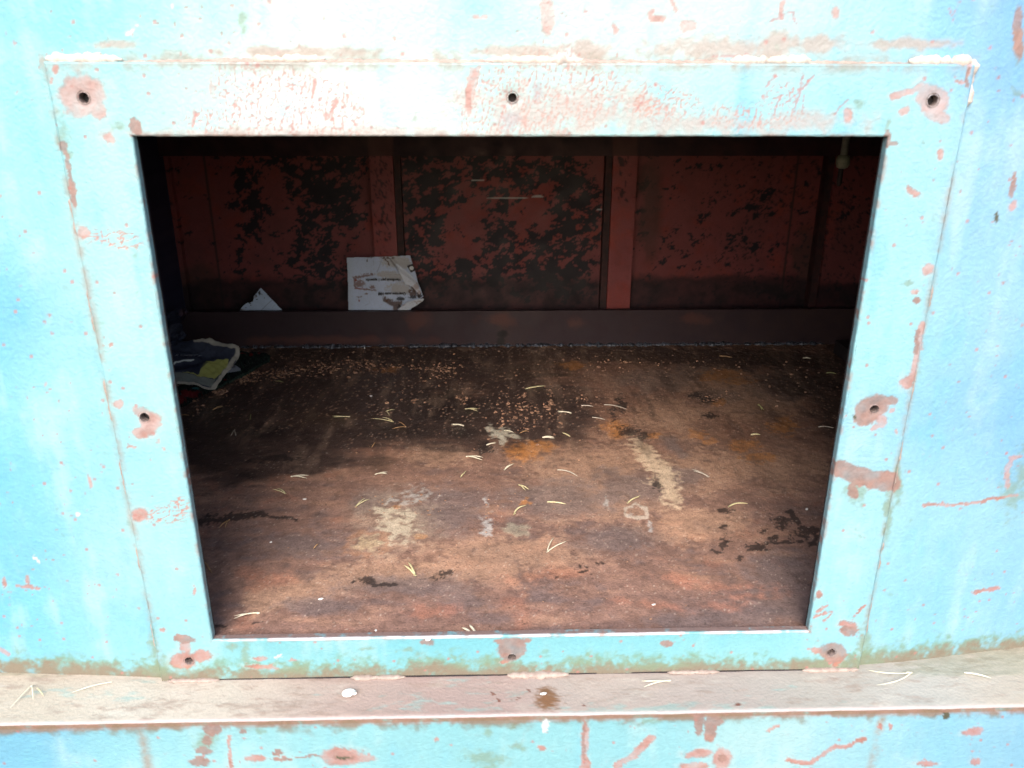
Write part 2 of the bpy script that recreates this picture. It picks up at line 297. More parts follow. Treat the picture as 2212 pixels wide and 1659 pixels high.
def ext_color(px, py, X, Z, ledge=False, Yv=0.0):
    n1 = fbm(X * 9, Z * 9, 1, 5); n2 = fbm(X * 38 + 3, Z * 38, 5, 5); n3 = fbm(X * 120, Z * 120 + 5, 9, 4)
    streak = fbm(X * 30, Z * 4, 13, 4); wx = px + 9 * fbm(X * 30, Z * 30, 21, 7, .78); wy = py + 9 * fbm(X * 30 + 50, Z * 30, 25, 7, .78)
    C = idw(px + 30 * n1, py + 30 * fbm(X * 9, Z * 9 + 40, 33, 4), ctrl, 85)
    # chalky and bluer clouds in the paint itself
    C = mixc(C, lin((.92, 1.03, 1.03)), np.clip(ss(.0, 1.1, .6 * n1 + .35 * n2 + .8 * streak) * .40, 0, 1))
    C = mixc(C, lin((.50, .86, .98)), np.clip(ss(.1, 1.1, -n1 * .5 - .35 * n2 - .8 * streak) * .45, 0, 1))
    C = C * (1 + .05 * n3[:, None])
    lift = (.03 + .16 * ss(1300, 1480, py) + .14 * ss(1950, 2150, px))[:, None]; C = C * (1 - lift) + lift * lin((.86, 1.0, 1.02))
    if ledge:
        C = idw(px + 20 * n1, py, [(60, 1500, (.95, .89, .81)), (300, 1500, (.98, .94, .88)), (520, 1500, (.98, .94, .88)), (720, 1500, (.88, .78, .74)), (1000, 1500, (.86, .76, .73)),
                      (1300, 1500, (.90, .84, .80)), (1550, 1500, (.87, .82, .79)), (1800, 1500, (.86, .84, .80)), (2000, 1500, (.90, .89, .86)), (2200, 1480, (.92, .86, .78))], 110)
        C = mixc(C, lin((.76, .66, .60)), ss(.0, 1.0, n2 + .5 * n1 + .3 * n3) * .6)
        C = mixc(C, lin((.76, .90, .88)), ss(.15, .9, n2 - n1 + .9 * ss(1505, 1545, py) * ss(600, 1500, px) - .45) * .7)
        C = mixc(C, lin((1, .97, .92)), ss(.3, 1., fbm(X * 20, Z * 20, 44, 5) + .2 * ss(600, 200, px)) * .5)
        C = mixc(C, lin((.66, .49, .36)), ss(-.15, .55, fld(wx, wy, [(1184, 1512, 32, 24, 5), (1178, 1492, 20, 10)]) + .35 * n3))
        C = mixc(C, lin((.62, .42, .36)), ss(0, .5, fld(wx, wy, [(1142, 1492, 5, 3), (1108, 1511, 4, 3), (1065, 1500, 4, 3), (1120, 1508, 3, 3), (1078, 1512, 6, 3), (1262, 1522, 5, 3), (1595, 1520, 9, 4)])))
        C = mixc(C, lin((.60, .68, .55)), ss(.1, .8, ss(1478, 1452, py) * 1.3 * ss(700, 900, np.abs(px - 1106)) - .6 + .5 * n2) * .35)
    else:
        # crazed paint over the opening: branching cracks show the primer
        crk = fld(px, py, [(620, 225, 190, 85, 12), (520, 262, 160, 42), (1180, 190, 210, 85), (1105, 240, 130, 60), (1450, 220, 120, 55), (1620, 250, 170, 45), (1690, 205, 70, 50, -30)])
        cx_, cv, ce = cell(X * 150 + 1.2 * n2, Z * 58 + 1.4 * n2, 40)
        vein = ss(.16, .03, ce) * ss(-.1, .45, crk + .5 * n1)
        C = mixc(C, lin((.90, .60, .55)), np.clip(vein * .75, 0, 1))
        crkh = fld(px, py, [(245, 515, 85, 24, 4), (355, 1108, 66, 22, -3), (390, 1092, 30, 22), (1400, 230, 40, 25)])
        cx2, cv2, ce2 = cell(X * 60 + n2, Z * 170 + 1.2 * n2, 43)
        C = mixc(C, lin((.91, .62, .55)), ss(.22, .04, ce2) * ss(-.05, .4, crkh + .4 * n2) * .9)
        # haze of worn primer around the middle hole and above the frame
        wash = fld(px, py, [(1110, 235, 150, 62), (1260, 240, 240, 56), (1560, 268, 300, 26), (700, 288, 480, 14)])
        C = mixc(C, lin((.90, .77, .73)), np.clip(ss(-.35, .8, wash + .75 * n2 + .4 * n3) * .62, 0, 1))
        C = mixc(C, lin((.80, .77, .80)), ss(-.1, .5, fld(wx, wy, [(1100, 258, 26, 30), (1160, 200, 16, 26)]) + .5 * n2) * .45)
        top = fld(px, py, [(1270, 104, 70, 24), (1100, 112, 230, 16), (1560, 104, 220, 34), (1720, 96, 120, 26), (230, 96, 100, 10), (1960, 96, 110, 14), (620, 112, 200, 12)])
        C = mixc(C, lin((.86, .77, .72)), np.clip(ss(-.2, .6, top + .7 * n2 + .3 * n3) * .75, 0, 1))
        # dirt in the seams along the frame
        dz = np.abs(Z - ZT); dxl = np.abs(X - XL); dxr = np.abs(X - XR)
        sm = np.maximum.reduce([ss(.020, 0, dz) * (X > XL - .01) * (X < XR + .01), ss(.015, 0, dxl) * (Z < ZT), ss(.013, 0, dxr) * (Z < ZT)])
        C = mixc(C, lin((.76, .70, .64)), np.clip(sm * ss(-.6, .7, n2 + .5 * n3) * .8, 0, 1))
        # rust line round the opening
        dop = np.maximum.reduce([-.5 - X, X - .5, -Z, Z - OH])
        C = mixc(C, lin((.80, .66, .61)), np.clip((.72 + .45 * (Z < 0)) * ss(.008, .0005, dop) * ss(-.15, .8, fbm(X * 60, Z * 60, 17, 4)), 0, 1))
        # moss and dirt rising from the ledge
        up = ss(.075, .0, Z - ZB) * 1.05
        C = mixc(C, lin((.58, .76, .66)), np.clip(ss(.30, .95, up + .5 * n2 + .35 * n3) * (Z > ZB - .01) * .85, 0, 1))
        C = mixc(C, lin((.66, .58, .50)), np.clip(ss(.62, 1.1, up + .25 * n2 + .2 * n3 + .1 * ss(150, 0, px)) * (Z > ZB - .01) * .9, 0, 1))
        g = fld(wx, wy, green)
        C = mixc(C, lin((.62, .72, .60)), np.clip(ss(-.3, .8, g + .7 * n3 + .4 * n2) * .62, 0, 1))
        lowz = ss(ZB - .004, ZB - .02, Z)          # front of the ledge
        C = mixc(C, lin((.80, .60, .55)), ss(-.1, .6, ss(.016, .004, np.abs(Z - (ZB - .008))) - .5 + .7 * n2) * (Z < ZB) * .7)
        C = mixc(C, lin((.60, .55, .44)), ss(.35, .8, ss(.03, .0, np.abs(Z - (ZB - .014))) * .8 + .6 * n2 - .2) * (Z < ZB) * .6)
        f = fld(wx, wy, pink)
        pk = ss(-.14, .14, f + .16 * n3 + .1 * n2)
        hot = ss(.1, 1.2, .5 * n1 + .5 * n2 + .9 * ss(900, 1400, py) + .3 * (px > 1700))[:, None]
        pk = pk * np.clip(.74 + .30 * n2, .35, 1)
        pc = lin((.93, .73, .69)) * (1 - hot) + lin((.90, .60, .53)) * hot
        pc = pc + (lin((.74, .58, .54)) - pc) * (ss(.0, .7, n2 + .5 * n3) * .6)[:, None]
        rim = ss(.28, .0, np.abs(f)); halo = ss(-.75, -.2, f) * ss(-.02, -.2, f)
        C = mixc(C, lin((.90, .96, .96)), halo * .35 * ss(-.6, .4, n2)); C = mixc(C, lin((.74, .60, .56)), ss(.16, .02, np.abs(f + .06 + .16 * n3)) * .45 * ss(-.2, .5, n2))
        C = C * (1 - pk[:, None]) + pc * (1 + .10 * n3[:, None] - .08 * rim[:, None]) * pk[:, None]; C = C * 1.0
        bb = ss(-.12, .10, fld(wx, wy, brown) + .14 * n3)
        bb = bb * np.clip(.88 + .2 * n2, .5, 1); bc = lin((.74, .60, .56)) * (1 + .20 * n3[:, None] + .12 * n2[:, None])
        C = C * (1 - bb[:, None]) + bc * bb[:, None]
        C = mixc(C, lin((.45, .45, .38)), ss(-.1, .2, fld(wx, wy, [(2151, 470, 6, 13, 12), (2044, 1544, 8, 6), (1849, 900, 5, 5), (742, 1636, 16, 3)])))
        C = mixc(C, lin((1.0, 1.02, 1.02)), ss(-.1, .2, fld(wx, wy, [(1178, 1567, 7, 14, 15), (277, 68, 12, 4, -20), (295, 55, 5, 3), (372, 15, 5, 4), (75, 1207, 10, 4, 25), (600, 1417, 8, 3, -25), (168, 1110, 6, 5)])))
        scr = fld(wx, wy, [([(1400, 185), (1375, 240)], 2), ([(1735, 160), (1715, 245)], 2), ([(1760, 165), (1700, 220)], 2), ([(1690, 205), (1672, 250)], 2), ([(1735, 205), (1733, 248)], 2), ([(1655, 190), (1680, 165)], 2),
              ([(1800, 245), (1835, 215)], 2), ([(2050, 20), (2060, 45), (2068, 10)], 2), ([(1540, 120), (1620, 118)], 2), ([(1670, 45), (1690, 30), (1715, 25), (1720, 50)], 3)])
        C = mixc(C, lin((.84, .62, .62)), ss(-.1, .5, scr) * .7)
        # pin-head chips
        inn = (np.abs(X) <= .5003) & (Z > -.001) & (Z < OH + .001) & (Yv > .003)
        C = mixc(C, lin((.62, .80, .84)), inn * .8)
        C = mixc(C, lin((.70, .56, .52)), inn * ss(.0, .5, fbm((X + Z) * 60, Yv * 60, 61, 5) - .12 + .9 * (Z < .002)) * .9)
        d_, v_, e_ = cell(X * 42, Z * 42, 50)
        C = mixc(C, lin((.88, .60, .57)), ss(.11, .06, d_ / (.35 + v_)) * (v_ > .90) * .7)
        d_, v_, e_ = cell(X * 95, Z * 95, 53)
        C = mixc(C, lin((.84, .60, .56)), ss(.16, .1, d_ / (.35 + v_)) * (v_ > .92) * ss(-.3, .5, n1) * .7)
    return C / GE * (1.06 * np.array([1.03, 1.0, .975]) if ledge else 1.0)
def ext_cols(V, ledge=False):
    px, py = proj(V)
    C = ext_color(px, py, V[:, 0], V[:, 1] * 3 if ledge else V[:, 2], ledge, V[:, 1])
    lipf = (np.abs(V[:, 0]) <= .5003) & (V[:, 2] < .001) & (V[:, 2] > -.004) & (V[:, 1] < .0035) & (V[:, 1] > -.001)
    if not ledge: C = mixc(C, np.array([.62, .58, .60]), lipf * ss(-.6, .3, fbm(V[:, 0] * 30, V[:, 0] * 3, 62, 4)) * .9)  # white highlight painted along the lower lip
    rough = 1.0 + .35 * fbm(V[:, 0] * 25, V[:, 2] * 25, 30, 4)
    return np.concatenate([C, np.clip(rough, .6, 1.5)[:, None]], 1)

# ------------------------------------------------------------------ the steel container
box_root = thing('steel_container', 'old turquoise painted steel container with a square hatch opening onto its rusty inside', 'container', (0, 0, ZB))
RT = box_root
def P_(o):                                     # keep world placement under the root
    o.parent = RT; o.matrix_parent_inverse = Matrix.Translation((0, 0, -ZB)); return o

HOLES = [(180, 211, .0068), (1107, 211, .0060), (2016, 217, .0072), (312, 902, .0072), (1889, 884, .0068), (408, 1428, .0072), (1106, 1420, .0070), (1796, 1410, .0072)]
HXZ = [(back(a, b, 1, 0)[0], back(a, b, 1, 0)[2], r) for a, b, r in HOLES]
EB = .0025
def seg_lin(vals, step):
    o = [vals[0]]
    for a, b in zip(vals[:-1], vals[1:]):
        n = max(1, int(round((b - a) / step))); o += list(np.linspace(a, b, n + 1)[1:])
    return np.array(o)
# hatch frame: flat face with eight bolt holes, rounded edges and an inner reveal
st = .0019
xs = seg_lin([XL + .003, -.5 - EB, .5 + EB, XR - .003], st); zs = seg_lin([ZB + .001, -EB, OH + EB, ZT - .003], st)
X, Z = np.meshgrid(xs, zs); X = X.ravel().copy(); Z = Z.ravel().copy()
dent = np.zeros(X.shape)
rim_k = np.zeros(X.shape)
for hx, hz, hr in HXZ:
    d = np.hypot(X - hx, Z - hz); m = d < hr + .0011
    k = np.where(m & (d > 1e-6), hr / np.maximum(d, 1e-6), 1)
    ring = m & (d > hr - .0022)
    X = np.where(ring, hx + (X - hx) * k, X); Z = np.where(ring, hz + (Z - hz) * k, Z)
    dent += .0012 * np.exp(-((d - hr) / .006) ** 2) * (d > hr)
wav = .0009 * fbm(X * 6, Z * 6, 3, 3)
Y = wav + dent
Q = grid_q(len(xs), len(zs)); cx = X[Q].mean(1); cz = Z[Q].mean(1)
keep = ~((np.abs(cx) < .5 + EB) & (cz > -EB) & (cz < OH + EB))
for hx, hz, hr in HXZ:
    keep &= ~(np.hypot(X[Q] - hx, Z[Q] - hz).max(1) < hr + 1e-5)
Vf = np.stack([X, Y, Z], 1); Q = Q[keep]
VV = [Vf]; QQ = [Q]; off = len(Vf)
def side_strips(x0, x1, z0, z1, prof, n=520, jag=0.0, sides='LRBT'):
    """prof: list of (grow, y) from the flat face round the edge; grow>0 enlarges the rectangle"""
    global off
    for s in sides:
        t = np.linspace(0, 1, n)
        rows = []
        for g, y in prof:
            if s == 'L': a = np.stack([np.full(n, x0 - g), np.full(n, y), z0 - g + t * (z1 - z0 + 2 * g)], 1)
            if s == 'R': a = np.stack([np.full(n, x1 + g), np.full(n, y), z0 - g + t * (z1 - z0 + 2 * g)], 1)
            if s == 'B': a = np.stack([x0 - g + t * (x1 - x0 + 2 * g), np.full(n, y), np.full(n, z0 - g)], 1)
            if s == 'T': a = np.stack([x0 - g + t * (x1 - x0 + 2 * g), np.full(n, y), np.full(n, z1 + g)], 1)
            if jag:
                j = jag * fbm(a[:, 0] * 45 + a[:, 2] * 45, a[:, 0] * 3, 8, 5)
                ax = 0 if s in 'LR' else 2; a[:, ax] += j
            rows.append(a)
        V = np.concatenate(rows); VV.append(V); QQ.append(grid_q(n, len(prof), off)); off += len(V)
side_strips(-.5 - EB, .5 + EB, -EB, OH + EB, [(0, -.0002), (-EB * .4, .0001), (-EB * .75, .0007), (-EB, .0018), (-EB, .005), (-EB, .009), (-EB, .0135)], 640, .0006)
side_strips(XL + .003, XR - .003, ZB + .001, ZT - .003, [(0, -.0002), (.0012, .0003), (.0024, .0012), (.003, .003), (.003, .012)], 640, .0003, 'LRT')
VV = np.concatenate(VV); QQ = np.concatenate(QQ)
frame = P_(mesh_np('hatch_frame', VV, QQ, M_ext, None, ext_cols(VV)))
M_hole = mat_noise('bolt_hole_steel', (.10, .08, .075), (.26, .20, .18), rough=.5, scale=300, bump=.5)
for hx, hz, hr in HXZ:                         # threaded sleeves of the bolt holes
    V = []; F = []; S = 28; rows = [(hr + .0022, .0006), (hr + .0006, .0014), (hr, .003)] + [(hr - (.0006 if i % 2 else 0), .004 + i * .0012) for i in range(9)] + [(hr, .034)]
    for r, y in rows:
        for k in range(S):
            a = 2 * math.pi * k / S; V.append((hx + r * math.cos(a), y, hz + r * math.sin(a)))
    for i in range(len(rows) - 1):
        for k in range(S):
            a = i * S + k; b = i * S + (k + 1) % S; F.append((a, b, b + S, a + S))
    o = mesh_py('bolt_hole', V, F, M_hole); o.parent = frame

# outer panel, slightly dished away from the frame
def panel_y(x):
    return .010 + .019 * np.clip((-.6 - x) / .28, 0, 2.0) ** 1.15 + .040 * np.clip((x - .6) / .32, 0, 2.0) ** 1.1
st = .0026
xs = seg_lin([-1.25, -.98, XL + .02, XR - .02, 1.02, 1.3], st); xs = np.concatenate([np.arange(-2.4, -1.25, .02), xs, np.arange(1.32, 2.4, .02)])
zs = seg_lin([ZB - .002, ZT - .02, 1.10, 1.25], st); zs = np.concatenate([zs, np.arange(1.27, 1.9, .02)])
X, Z = np.meshgrid(xs, zs); X = X.ravel(); Z = Z.ravel()
Y = panel_y(X) + .0022 * fbm(X * 5, Z * 5, 2, 3) * ss(.0, .12, np.maximum(np.abs(X) - .6, Z - ZT)) + .0006 * fbm(X * 25, Z * 25, 4, 3)
# pressed dent low on the left and a shallow one at top middle
for dx, dz_, r, a in [(-.79, .10, .05, .004), (.17, .93, .09, .004), (.9, .55, .08, .003)]:
    Y += a * np.exp(-((X - dx) ** 2 + (Z - dz_) ** 2) / r ** 2)
Q = grid_q(len(xs), len(zs)); cx = X[Q].mean(1); cz = Z[Q].mean(1)
Q = Q[~((cx > XL + .02) & (cx < XR - .02) & (cz < ZT - .02))]
V = np.stack([X, Y, Z], 1)
P_(mesh_np('outer_panel', V, Q, M_ext, None, ext_cols(V)))
# ledge and the plate below it, one folded sheet with a rounded nose
LF = -.091
prof = [(.09, ZB + .0005)] + [(y, ZB + .0002) for y in np.linspace(.06, LF + .006, 80)]
for k in range(1, 8):
    a = math.pi / 2 * k / 7; prof.append((LF + .004 - .004 * math.sin(a), ZB - .004 + .004 * math.cos(a)))
nfold = len(prof)
xs = np.concatenate([np.arange(-2.4, -1.25, .02), np.arange(-1.25, 1.3, .0024), np.arange(1.32, 2.4, .02)])
A = np.array(prof); nx = len(xs)
V = np.zeros((len(A), nx, 3)); V[:, :, 0] = xs; V[:, :, 1] = A[:, 0][:, None]; V[:, :, 2] = A[:, 1][:, None]
V = V.reshape(-1, 3); nn = fbm(V[:, 0] * 14, V[:, 1] * 14, 6, 4)
V[:, 2] += .0012 * nn * ss(LF, LF + .02, V[:, 1]); V[:, 1] += .0009 * fbm(V[:, 0] * 22, V[:, 0] * 0 + 3, 12, 4) * ss(LF + .02, LF, V[:, 1])
c = ext_cols(V, True)
edge = ss(.006, 0, V[:, 1] - LF); c[:, :3] = mixc(c[:, :3], lin((.97, .90, .90)) / GE * .9, edge * .8)  # nose painted paler, as a rounded edge catching the sky
ledge = P_(mesh_np('ledge', V, grid_q(nx, len(A)), M_ext, None, c))
zs = np.arange(ZB - .0041, -.75, -.0028)
X, Z = np.meshgrid(xs, zs); X = X.ravel(); Z = Z.ravel()
Y = LF + .0009 * fbm(X * 22, X * 0 + 3, 12, 4) * ss(-.02, 0, Z - ZB) + .0016 * fbm(X * 6, Z * 6, 15, 3) * ss(0, .05, ZB - Z)
V = np.stack([X, Y, Z], 1)
P_(mesh_np('lower_panel', V, grid_q(nx, len(zs)), M_ext, None, ext_cols(V)))

# weld beads
def bead(name, p0, p1, r, mat, n=60, flat=1.0, parent=RT, seed=0, lump=.5):
    p0 = np.array(p0); p1 = np.array(p1); L = np.linalg.norm(p1 - p0); n = max(12, int(L / .0025)); pts = []; rad = []
    for i in range(n + 1):
        t = i / n; e = min(1, 6 * min(t, 1 - t) + .25)
        pts.append(p0 + (p1 - p0) * t + np.array([0, 0, .0012 * math.sin(i * 1.3 + seed)]) * .4)
        rr = r * e * (1 + lump * (fbm(np.array([t * L * 90 + seed]), np.array([seed * 3.1]), 5, 3)[0]) + .03 * math.sin(i * 1.9))
        rad.append(max(.0006, rr))
    V, F = tube_mesh(pts, np.array(rad), 12, flat)
    o = mesh_py(name, V, F, mat)
    if parent is RT: P_(o)
    else: o.parent = parent
    return o
def topz(px): return back(px, 131, 1, .004)[0]
for i, (a, b, r) in enumerate([(97, 262, .0062), (540, 702, .0055), (1050, 1265, .0058), (1580, 1756, .0062), (1966, 2108, .0066)]):
    bead('weld_bead', (topz(a), .0085, ZT + .003), (topz(b), .0085, ZT + .003 + .001 * (i % 2)), r, M_bead, seed=i * 3.3, lump=.8)
bead('weld_bead', (topz(262), .0088, ZT + .0005), (topz(1970), .0088, ZT + .0005), .0034, M_bead2, seed=9)
bead('weld_bead', (XR + .001, .0085, ZT - .055), (XR + .001, .0085, ZT + .006), .0062, M_bead, seed=12)
for s, x0 in ((1, XL - .001), (2, XR + .0008)):
    for j in range(6):
        z0 = ZB + .05 + j * .14 + .03 * random.random()
        if s == 1 or j < 5:
            bead('weld_bead', (x0, .0095, z0), (x0, .0095, z0 + .05 + .05 * random.random()), .0040, M_bead2, seed=20 + j + 9 * s)
for i, (a, b, r) in enumerate([(362, 474, .0045), (757, 876, .0052), (1096, 1228, .0078), (1440, 1552, .005), (1730, 1850, .005)]):
    xa = back(a, 1464, 1, 0)[0]; xb = back(b, 1464, 1, 0)[0]
    bead('weld_bead', (xa, -.0015, ZB + .002), (xb, -.0015, ZB + .002), r, M_bead2, seed=40 + i * 2, flat=.7)
# dark strip as shadow line between frame foot and ledge, lifted frame edge
V, Q = box((XL + .012, -.0004, ZB + .0004), (XR - .012, .008, ZB + .0030)); P_(mesh_np('foot_shadow_strip', V, Q, M_dark, smooth=False))

# ------------------------------------------------------------------ inside: floor, walls, ribs
ZF = -.012; YR = 1.609; YB = 1.709; SX0, SX1 = -1.122, 1.317; ZC = .93
GF = 1.0                                          # floor: display = albedo x GF x falloff, so colours below are albedos
def A_(r, g, b): return np.array([r, g, b])
def floor_cols(V):
    X, Y = V[:, 0], V[:, 1]; px, py = proj(V)
    n1 = fbm(X * 5, Y * 5, 2, 5); n2 = fbm(X * 22, Y * 22, 6, 5); n3 = fbm(X * 85, Y * 85, 10, 4); n4 = fbm(X * 9 + Y * 3, Y * 34, 14, 5)
    dg = fbm((X + Y * .5) * 30, (Y - X * .5) * 9, 18, 5)
    wx = px + 12 * fbm(X * 30, Y * 30, 22, 5); wy = py + 6 * fbm(X * 30 + 9, Y * 30, 26, 5)
    C = np.tile(A_(.205, .118, .092), (len(X), 1))
    C = mixc(C, A_(.135, .082, .070), ss(-.2, .8, n4 + .4 * n2) * .8)
    C = mixc(C, A_(.29, .165, .115), ss(.0, .9, -n4 + .4 * n1 + .3 * dg) * .7)
    C = mixc(C, A_(.245, .105, .068), ss(.1, .8, n2 + .5 * n1) * .55)
    C = mixc(C, A_(.15, .115, .115), ss(.25, .9, -n2 + .5 * n4) * .45)
    C = mixc(C, A_(.20, .098, .062), ss(1120, 860, py) * .6)
    # tan sheets
    C = mixc(C, A_(.37, .222, .148), ss(-.5, .5, fld(wx, wy, [([(560, 1300), (700, 1262), (860, 1235), (1010, 1232)], 32), (1240, 985, 80, 28), (1060, 1225, 130, 38), (960, 980, 80, 24), (1490, 1130, 110, 42), (1660, 1010, 140, 44), (1300, 1060, 160, 60), (1620, 860, 130, 50), (1440, 900, 90, 50), (1290, 1010, 170, 60), (1500, 1010, 120, 50), (1530, 820, 150, 40), (1100, 1200, 200, 40)]) + .6 * n2 + .4 * n4 + .5 * n3 - .1) * .55)
    # greyed, damp areas
    C = mixc(C, A_(.115, .090, .090), ss(-.4, .5, fld(wx, wy, [(960, 1100, 90, 52), (1200, 1075, 130, 34), (1380, 1050, 60, 36), (1450, 1030, 50, 22), (820, 1085, 60, 24), (1460, 965, 40, 16, 30), (880, 1265, 150, 22), (1010, 1300, 60, 26), (700, 1310, 90, 20), (1330, 1170, 90, 30), (1560, 1330, 130, 28), (640, 1180, 120, 26), (1650, 1310, 150, 50), (1700, 1240, 90, 60), (1500, 1340, 130, 20), (1325, 1050, 34, 40), (1475, 1030, 40, 26)]) + .6 * n2 + .3 * n3) * .65)
    C = mixc(C, A_(.10, .078, .075), ss(-.3, .4, fld(wx, wy, [(1420, 820, 90, 26), (1550, 855, 70, 14), (1500, 800, 80, 18), (1690, 830, 90, 40)]) + .6 * n2) * .5)
    # darker back left and along the rail
    dk = fld(px + 25 * n1 + 14 * n2, py + 16 * n2, [([(400, 905), (560, 875), (700, 865)], 90), (820, 870, 210, 74), (980, 905, 170, 62), (700, 940, 240, 46, -6), (1120, 880, 120, 90), (1190, 890, 90, 60), (480, 980, 130, 44), (900, 800, 300, 40), (620, 1010, 150, 26, -8)])
    C = mixc(C, A_(.038, .026, .024), ss(-.45, .35, dk + .30 * n4 + .15 * n2) * .90)
    C = mixc(C, A_(.022, .016, .015), ss(.1, .8, fld(wx, wy, [(960, 880, 150, 62), (880, 930, 170, 32), (1000, 935, 90, 26), (560, 930, 120, 22)]) + .4 * n2) * .8)
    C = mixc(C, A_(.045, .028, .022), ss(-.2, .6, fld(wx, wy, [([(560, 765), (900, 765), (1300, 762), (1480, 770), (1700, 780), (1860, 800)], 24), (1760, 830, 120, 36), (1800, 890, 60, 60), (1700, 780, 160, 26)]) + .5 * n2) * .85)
    C = mixc(C, A_(.075, .045, .030), ss(.0, .8, fld(wx, wy, [(700, 905, 130, 30), (820, 1000, 40, 40), (1150, 800, 160, 26)]) + .6 * n4) * .6)
    # orange rust
    C = mixc(C, A_(.42, .17, .05), ss(-.4, .7, fld(wx, wy, [(1135, 975, 46, 20), (1160, 965, 40, 12), (1330, 922, 34, 14), (1335, 935, 22, 14)]) + .5 * n3 + .2 * n2) * .75)
    C = mixc(C, A_(.36, .15, .05), ss(0, .5, fld(wx, wy, [(1560, 812, 60, 16), (1600, 825, 40, 10), (1550, 870, 20, 8), (1505, 938, 30, 9), (1535, 955, 26, 10), (1610, 960, 40, 16), (1690, 920, 36, 22), (1640, 990, 40, 14), (1130, 1085, 14, 9), (905, 1160, 18, 8), (860, 1096, 14, 6), (1405, 940, 20, 8), (1385, 965, 20, 8), (840, 800, 30, 8), (1240, 790, 40, 10)]) + .6 * n3) * .75)
    # red sheets
    C = mixc(C, A_(.30, .125, .08), ss(-.6, .9, fld(wx, wy, [(1160, 1246, 74, 17, -4), (1200, 1235, 60, 14), (1480, 1250, 90, 12, 8), (1560, 1268, 80, 10), (1430, 1310, 90, 9, 8), (1600, 1290, 70, 9), (600, 1255, 60, 16), (950, 1320, 60, 14), (1560, 1310, 60, 14)]) + .8 * n2 + .7 * n3 - .1) * .5)
    # pale deposits
    C = mixc(C, A_(.36, .27, .20), ss(-.5, .8, fld(wx, wy, [(853, 1130, 80, 62)]) + .5 * n2 + .3 * n3) * .5)
    C = mixc(C, A_(.44, .37, .28), ss(-.1, .55, fld(wx, wy, [(853, 1134, 46, 42, 20), (835, 1108, 34, 20), (876, 1118, 24, 26)]) - .12 + .8 * n3 + .35 * n2) * .72)
    C = mixc(C, A_(.50, .37, .26), ss(-.4, .5, fld(wx, wy, [([(1378, 958), (1415, 1000), (1440, 1040), (1456, 1078)], 21), (1448, 1062, 20, 24), (1425, 1015, 30, 30)]) + .8 * n3 + .4 * n2 - .1) * .8)
    rg = np.abs(ell(wx, wy, 795, 1174, 40, 24, 0))
    C = mixc(C, A_(.34, .18, .11), ss(.35, .0, rg + .35 * n3) * .55)
    C = mixc(C, A_(.48, .36, .22), ss(.0, .7, ell(wx, wy, 795, 1173, 38, 22) + .5 * n3) * .5)
    C = mixc(C, A_(.46, .41, .33), ss(-.1, .5, fld(.6 * px + .4 * wx, .6 * py + .4 * wy, [(1078, 935, 24, 14), (1098, 940, 36, 5, 10), (1060, 925, 12, 10), (1086, 950, 10, 10)]) + .6 * n3 + .3 * n2) * .8)
    C = mixc(C, A_(.36, .33, .32), ss(.1, .7, fld(wx, wy, [(1050, 1135, 16, 34), (1053, 1085, 8, 18), (1048, 1150, 14, 20), (1402, 1140, 7, 20, -20)]) + .6 * n3) * .8)
    tri = fld(px + 2 * n2, py + 2 * n2, [([(1352, 1112), (1372, 1118), (1398, 1118), (1396, 1100), (1372, 1088), (1352, 1100), (1350, 1112)], 4.5)])
    C = mixc(C, A_(.52, .45, .38), ss(0, .5, tri + .7 * n3) * .5)
    C = mixc(C, A_(.32, .29, .27), ss(.3, .8, fld(wx, wy, [(860, 1082, 60, 14), (900, 1070, 60, 22), (1362, 1110, 14, 8), (1310, 1085, 8, 24)]) + .9 * n3 - .1) * .7)
    C = mixc(C, A_(.28, .25, .19), ss(.0, .5, fld(wx, wy, [(1112, 1140, 34, 14), (1130, 1150, 24, 10)]) + .4 * n3) * .6)
    wp = fbm(X * 26, Y * 5, 47, 5); C = mixc(C, A_(.34, .22, .16), ss(.1, .9, wp + .3 * n2) * .35 * ss(1150, 900, py)); C = mixc(C, A_(.06, .038, .032), ss(.05, .8, -wp + .3 * n2) * .6 * ss(1150, 900, py))
    # black scabs
    bk = fld(wx, wy, [(1712, 1112, 7, 7), (1722, 1124, 6, 9), ([(1700, 1100), (1735, 1140), (1765, 1160)], 7), (1748, 1150, 24, 9), (1655, 1152, 10, 10), (1672, 1166, 10, 7), ([(1620, 1190), (1650, 1178), (1700, 1170)], 5), (1565, 1172, 12, 16), (1555, 1190, 12, 6), (1570, 1104, 14, 6), (1728, 1167, 26, 7), (1690, 1130, 30, 14), (1740, 1150, 34, 16), (1640, 1180, 26, 8), (1560, 1140, 8, 8), (1605, 1210, 8, 8), (1760, 1175, 20, 6),
                      ([(432, 1128), (470, 1122), (520, 1112), (560, 1110)], 9), (455, 1122, 30, 12), (540, 1112, 36, 7), ([(560, 1118), (620, 1116), (640, 1122)], 4), (945, 1248, 22, 6), (975, 1238, 14, 5), (790, 1255, 28, 7), (830, 1262, 30, 6), (1150, 858, 2, 2), (960, 1240, 20, 5),
                      (1256, 1222, 6, 4), (1268, 1226, 5, 3), (1285, 1217, 5, 3), (1303, 1216, 6, 3), (1255, 1233, 8, 3), (1268, 1238, 5, 3), (525, 1025, 20, 8), (540, 1030, 22, 5), (600, 990, 60, 8, -6), (560, 1345, 16, 3), (470, 1352, 22, 4), (1510, 858, 22, 9), (1530, 866, 22, 7), (1530, 900, 20, 8), (1050, 965, 16, 14), (1340, 870, 12, 18), (1325, 898, 7, 24), (1360, 930, 30, 14), (1390, 940, 16, 12),
                      (1200, 1245, 6, 3), (1420, 1045, 10, 16)])
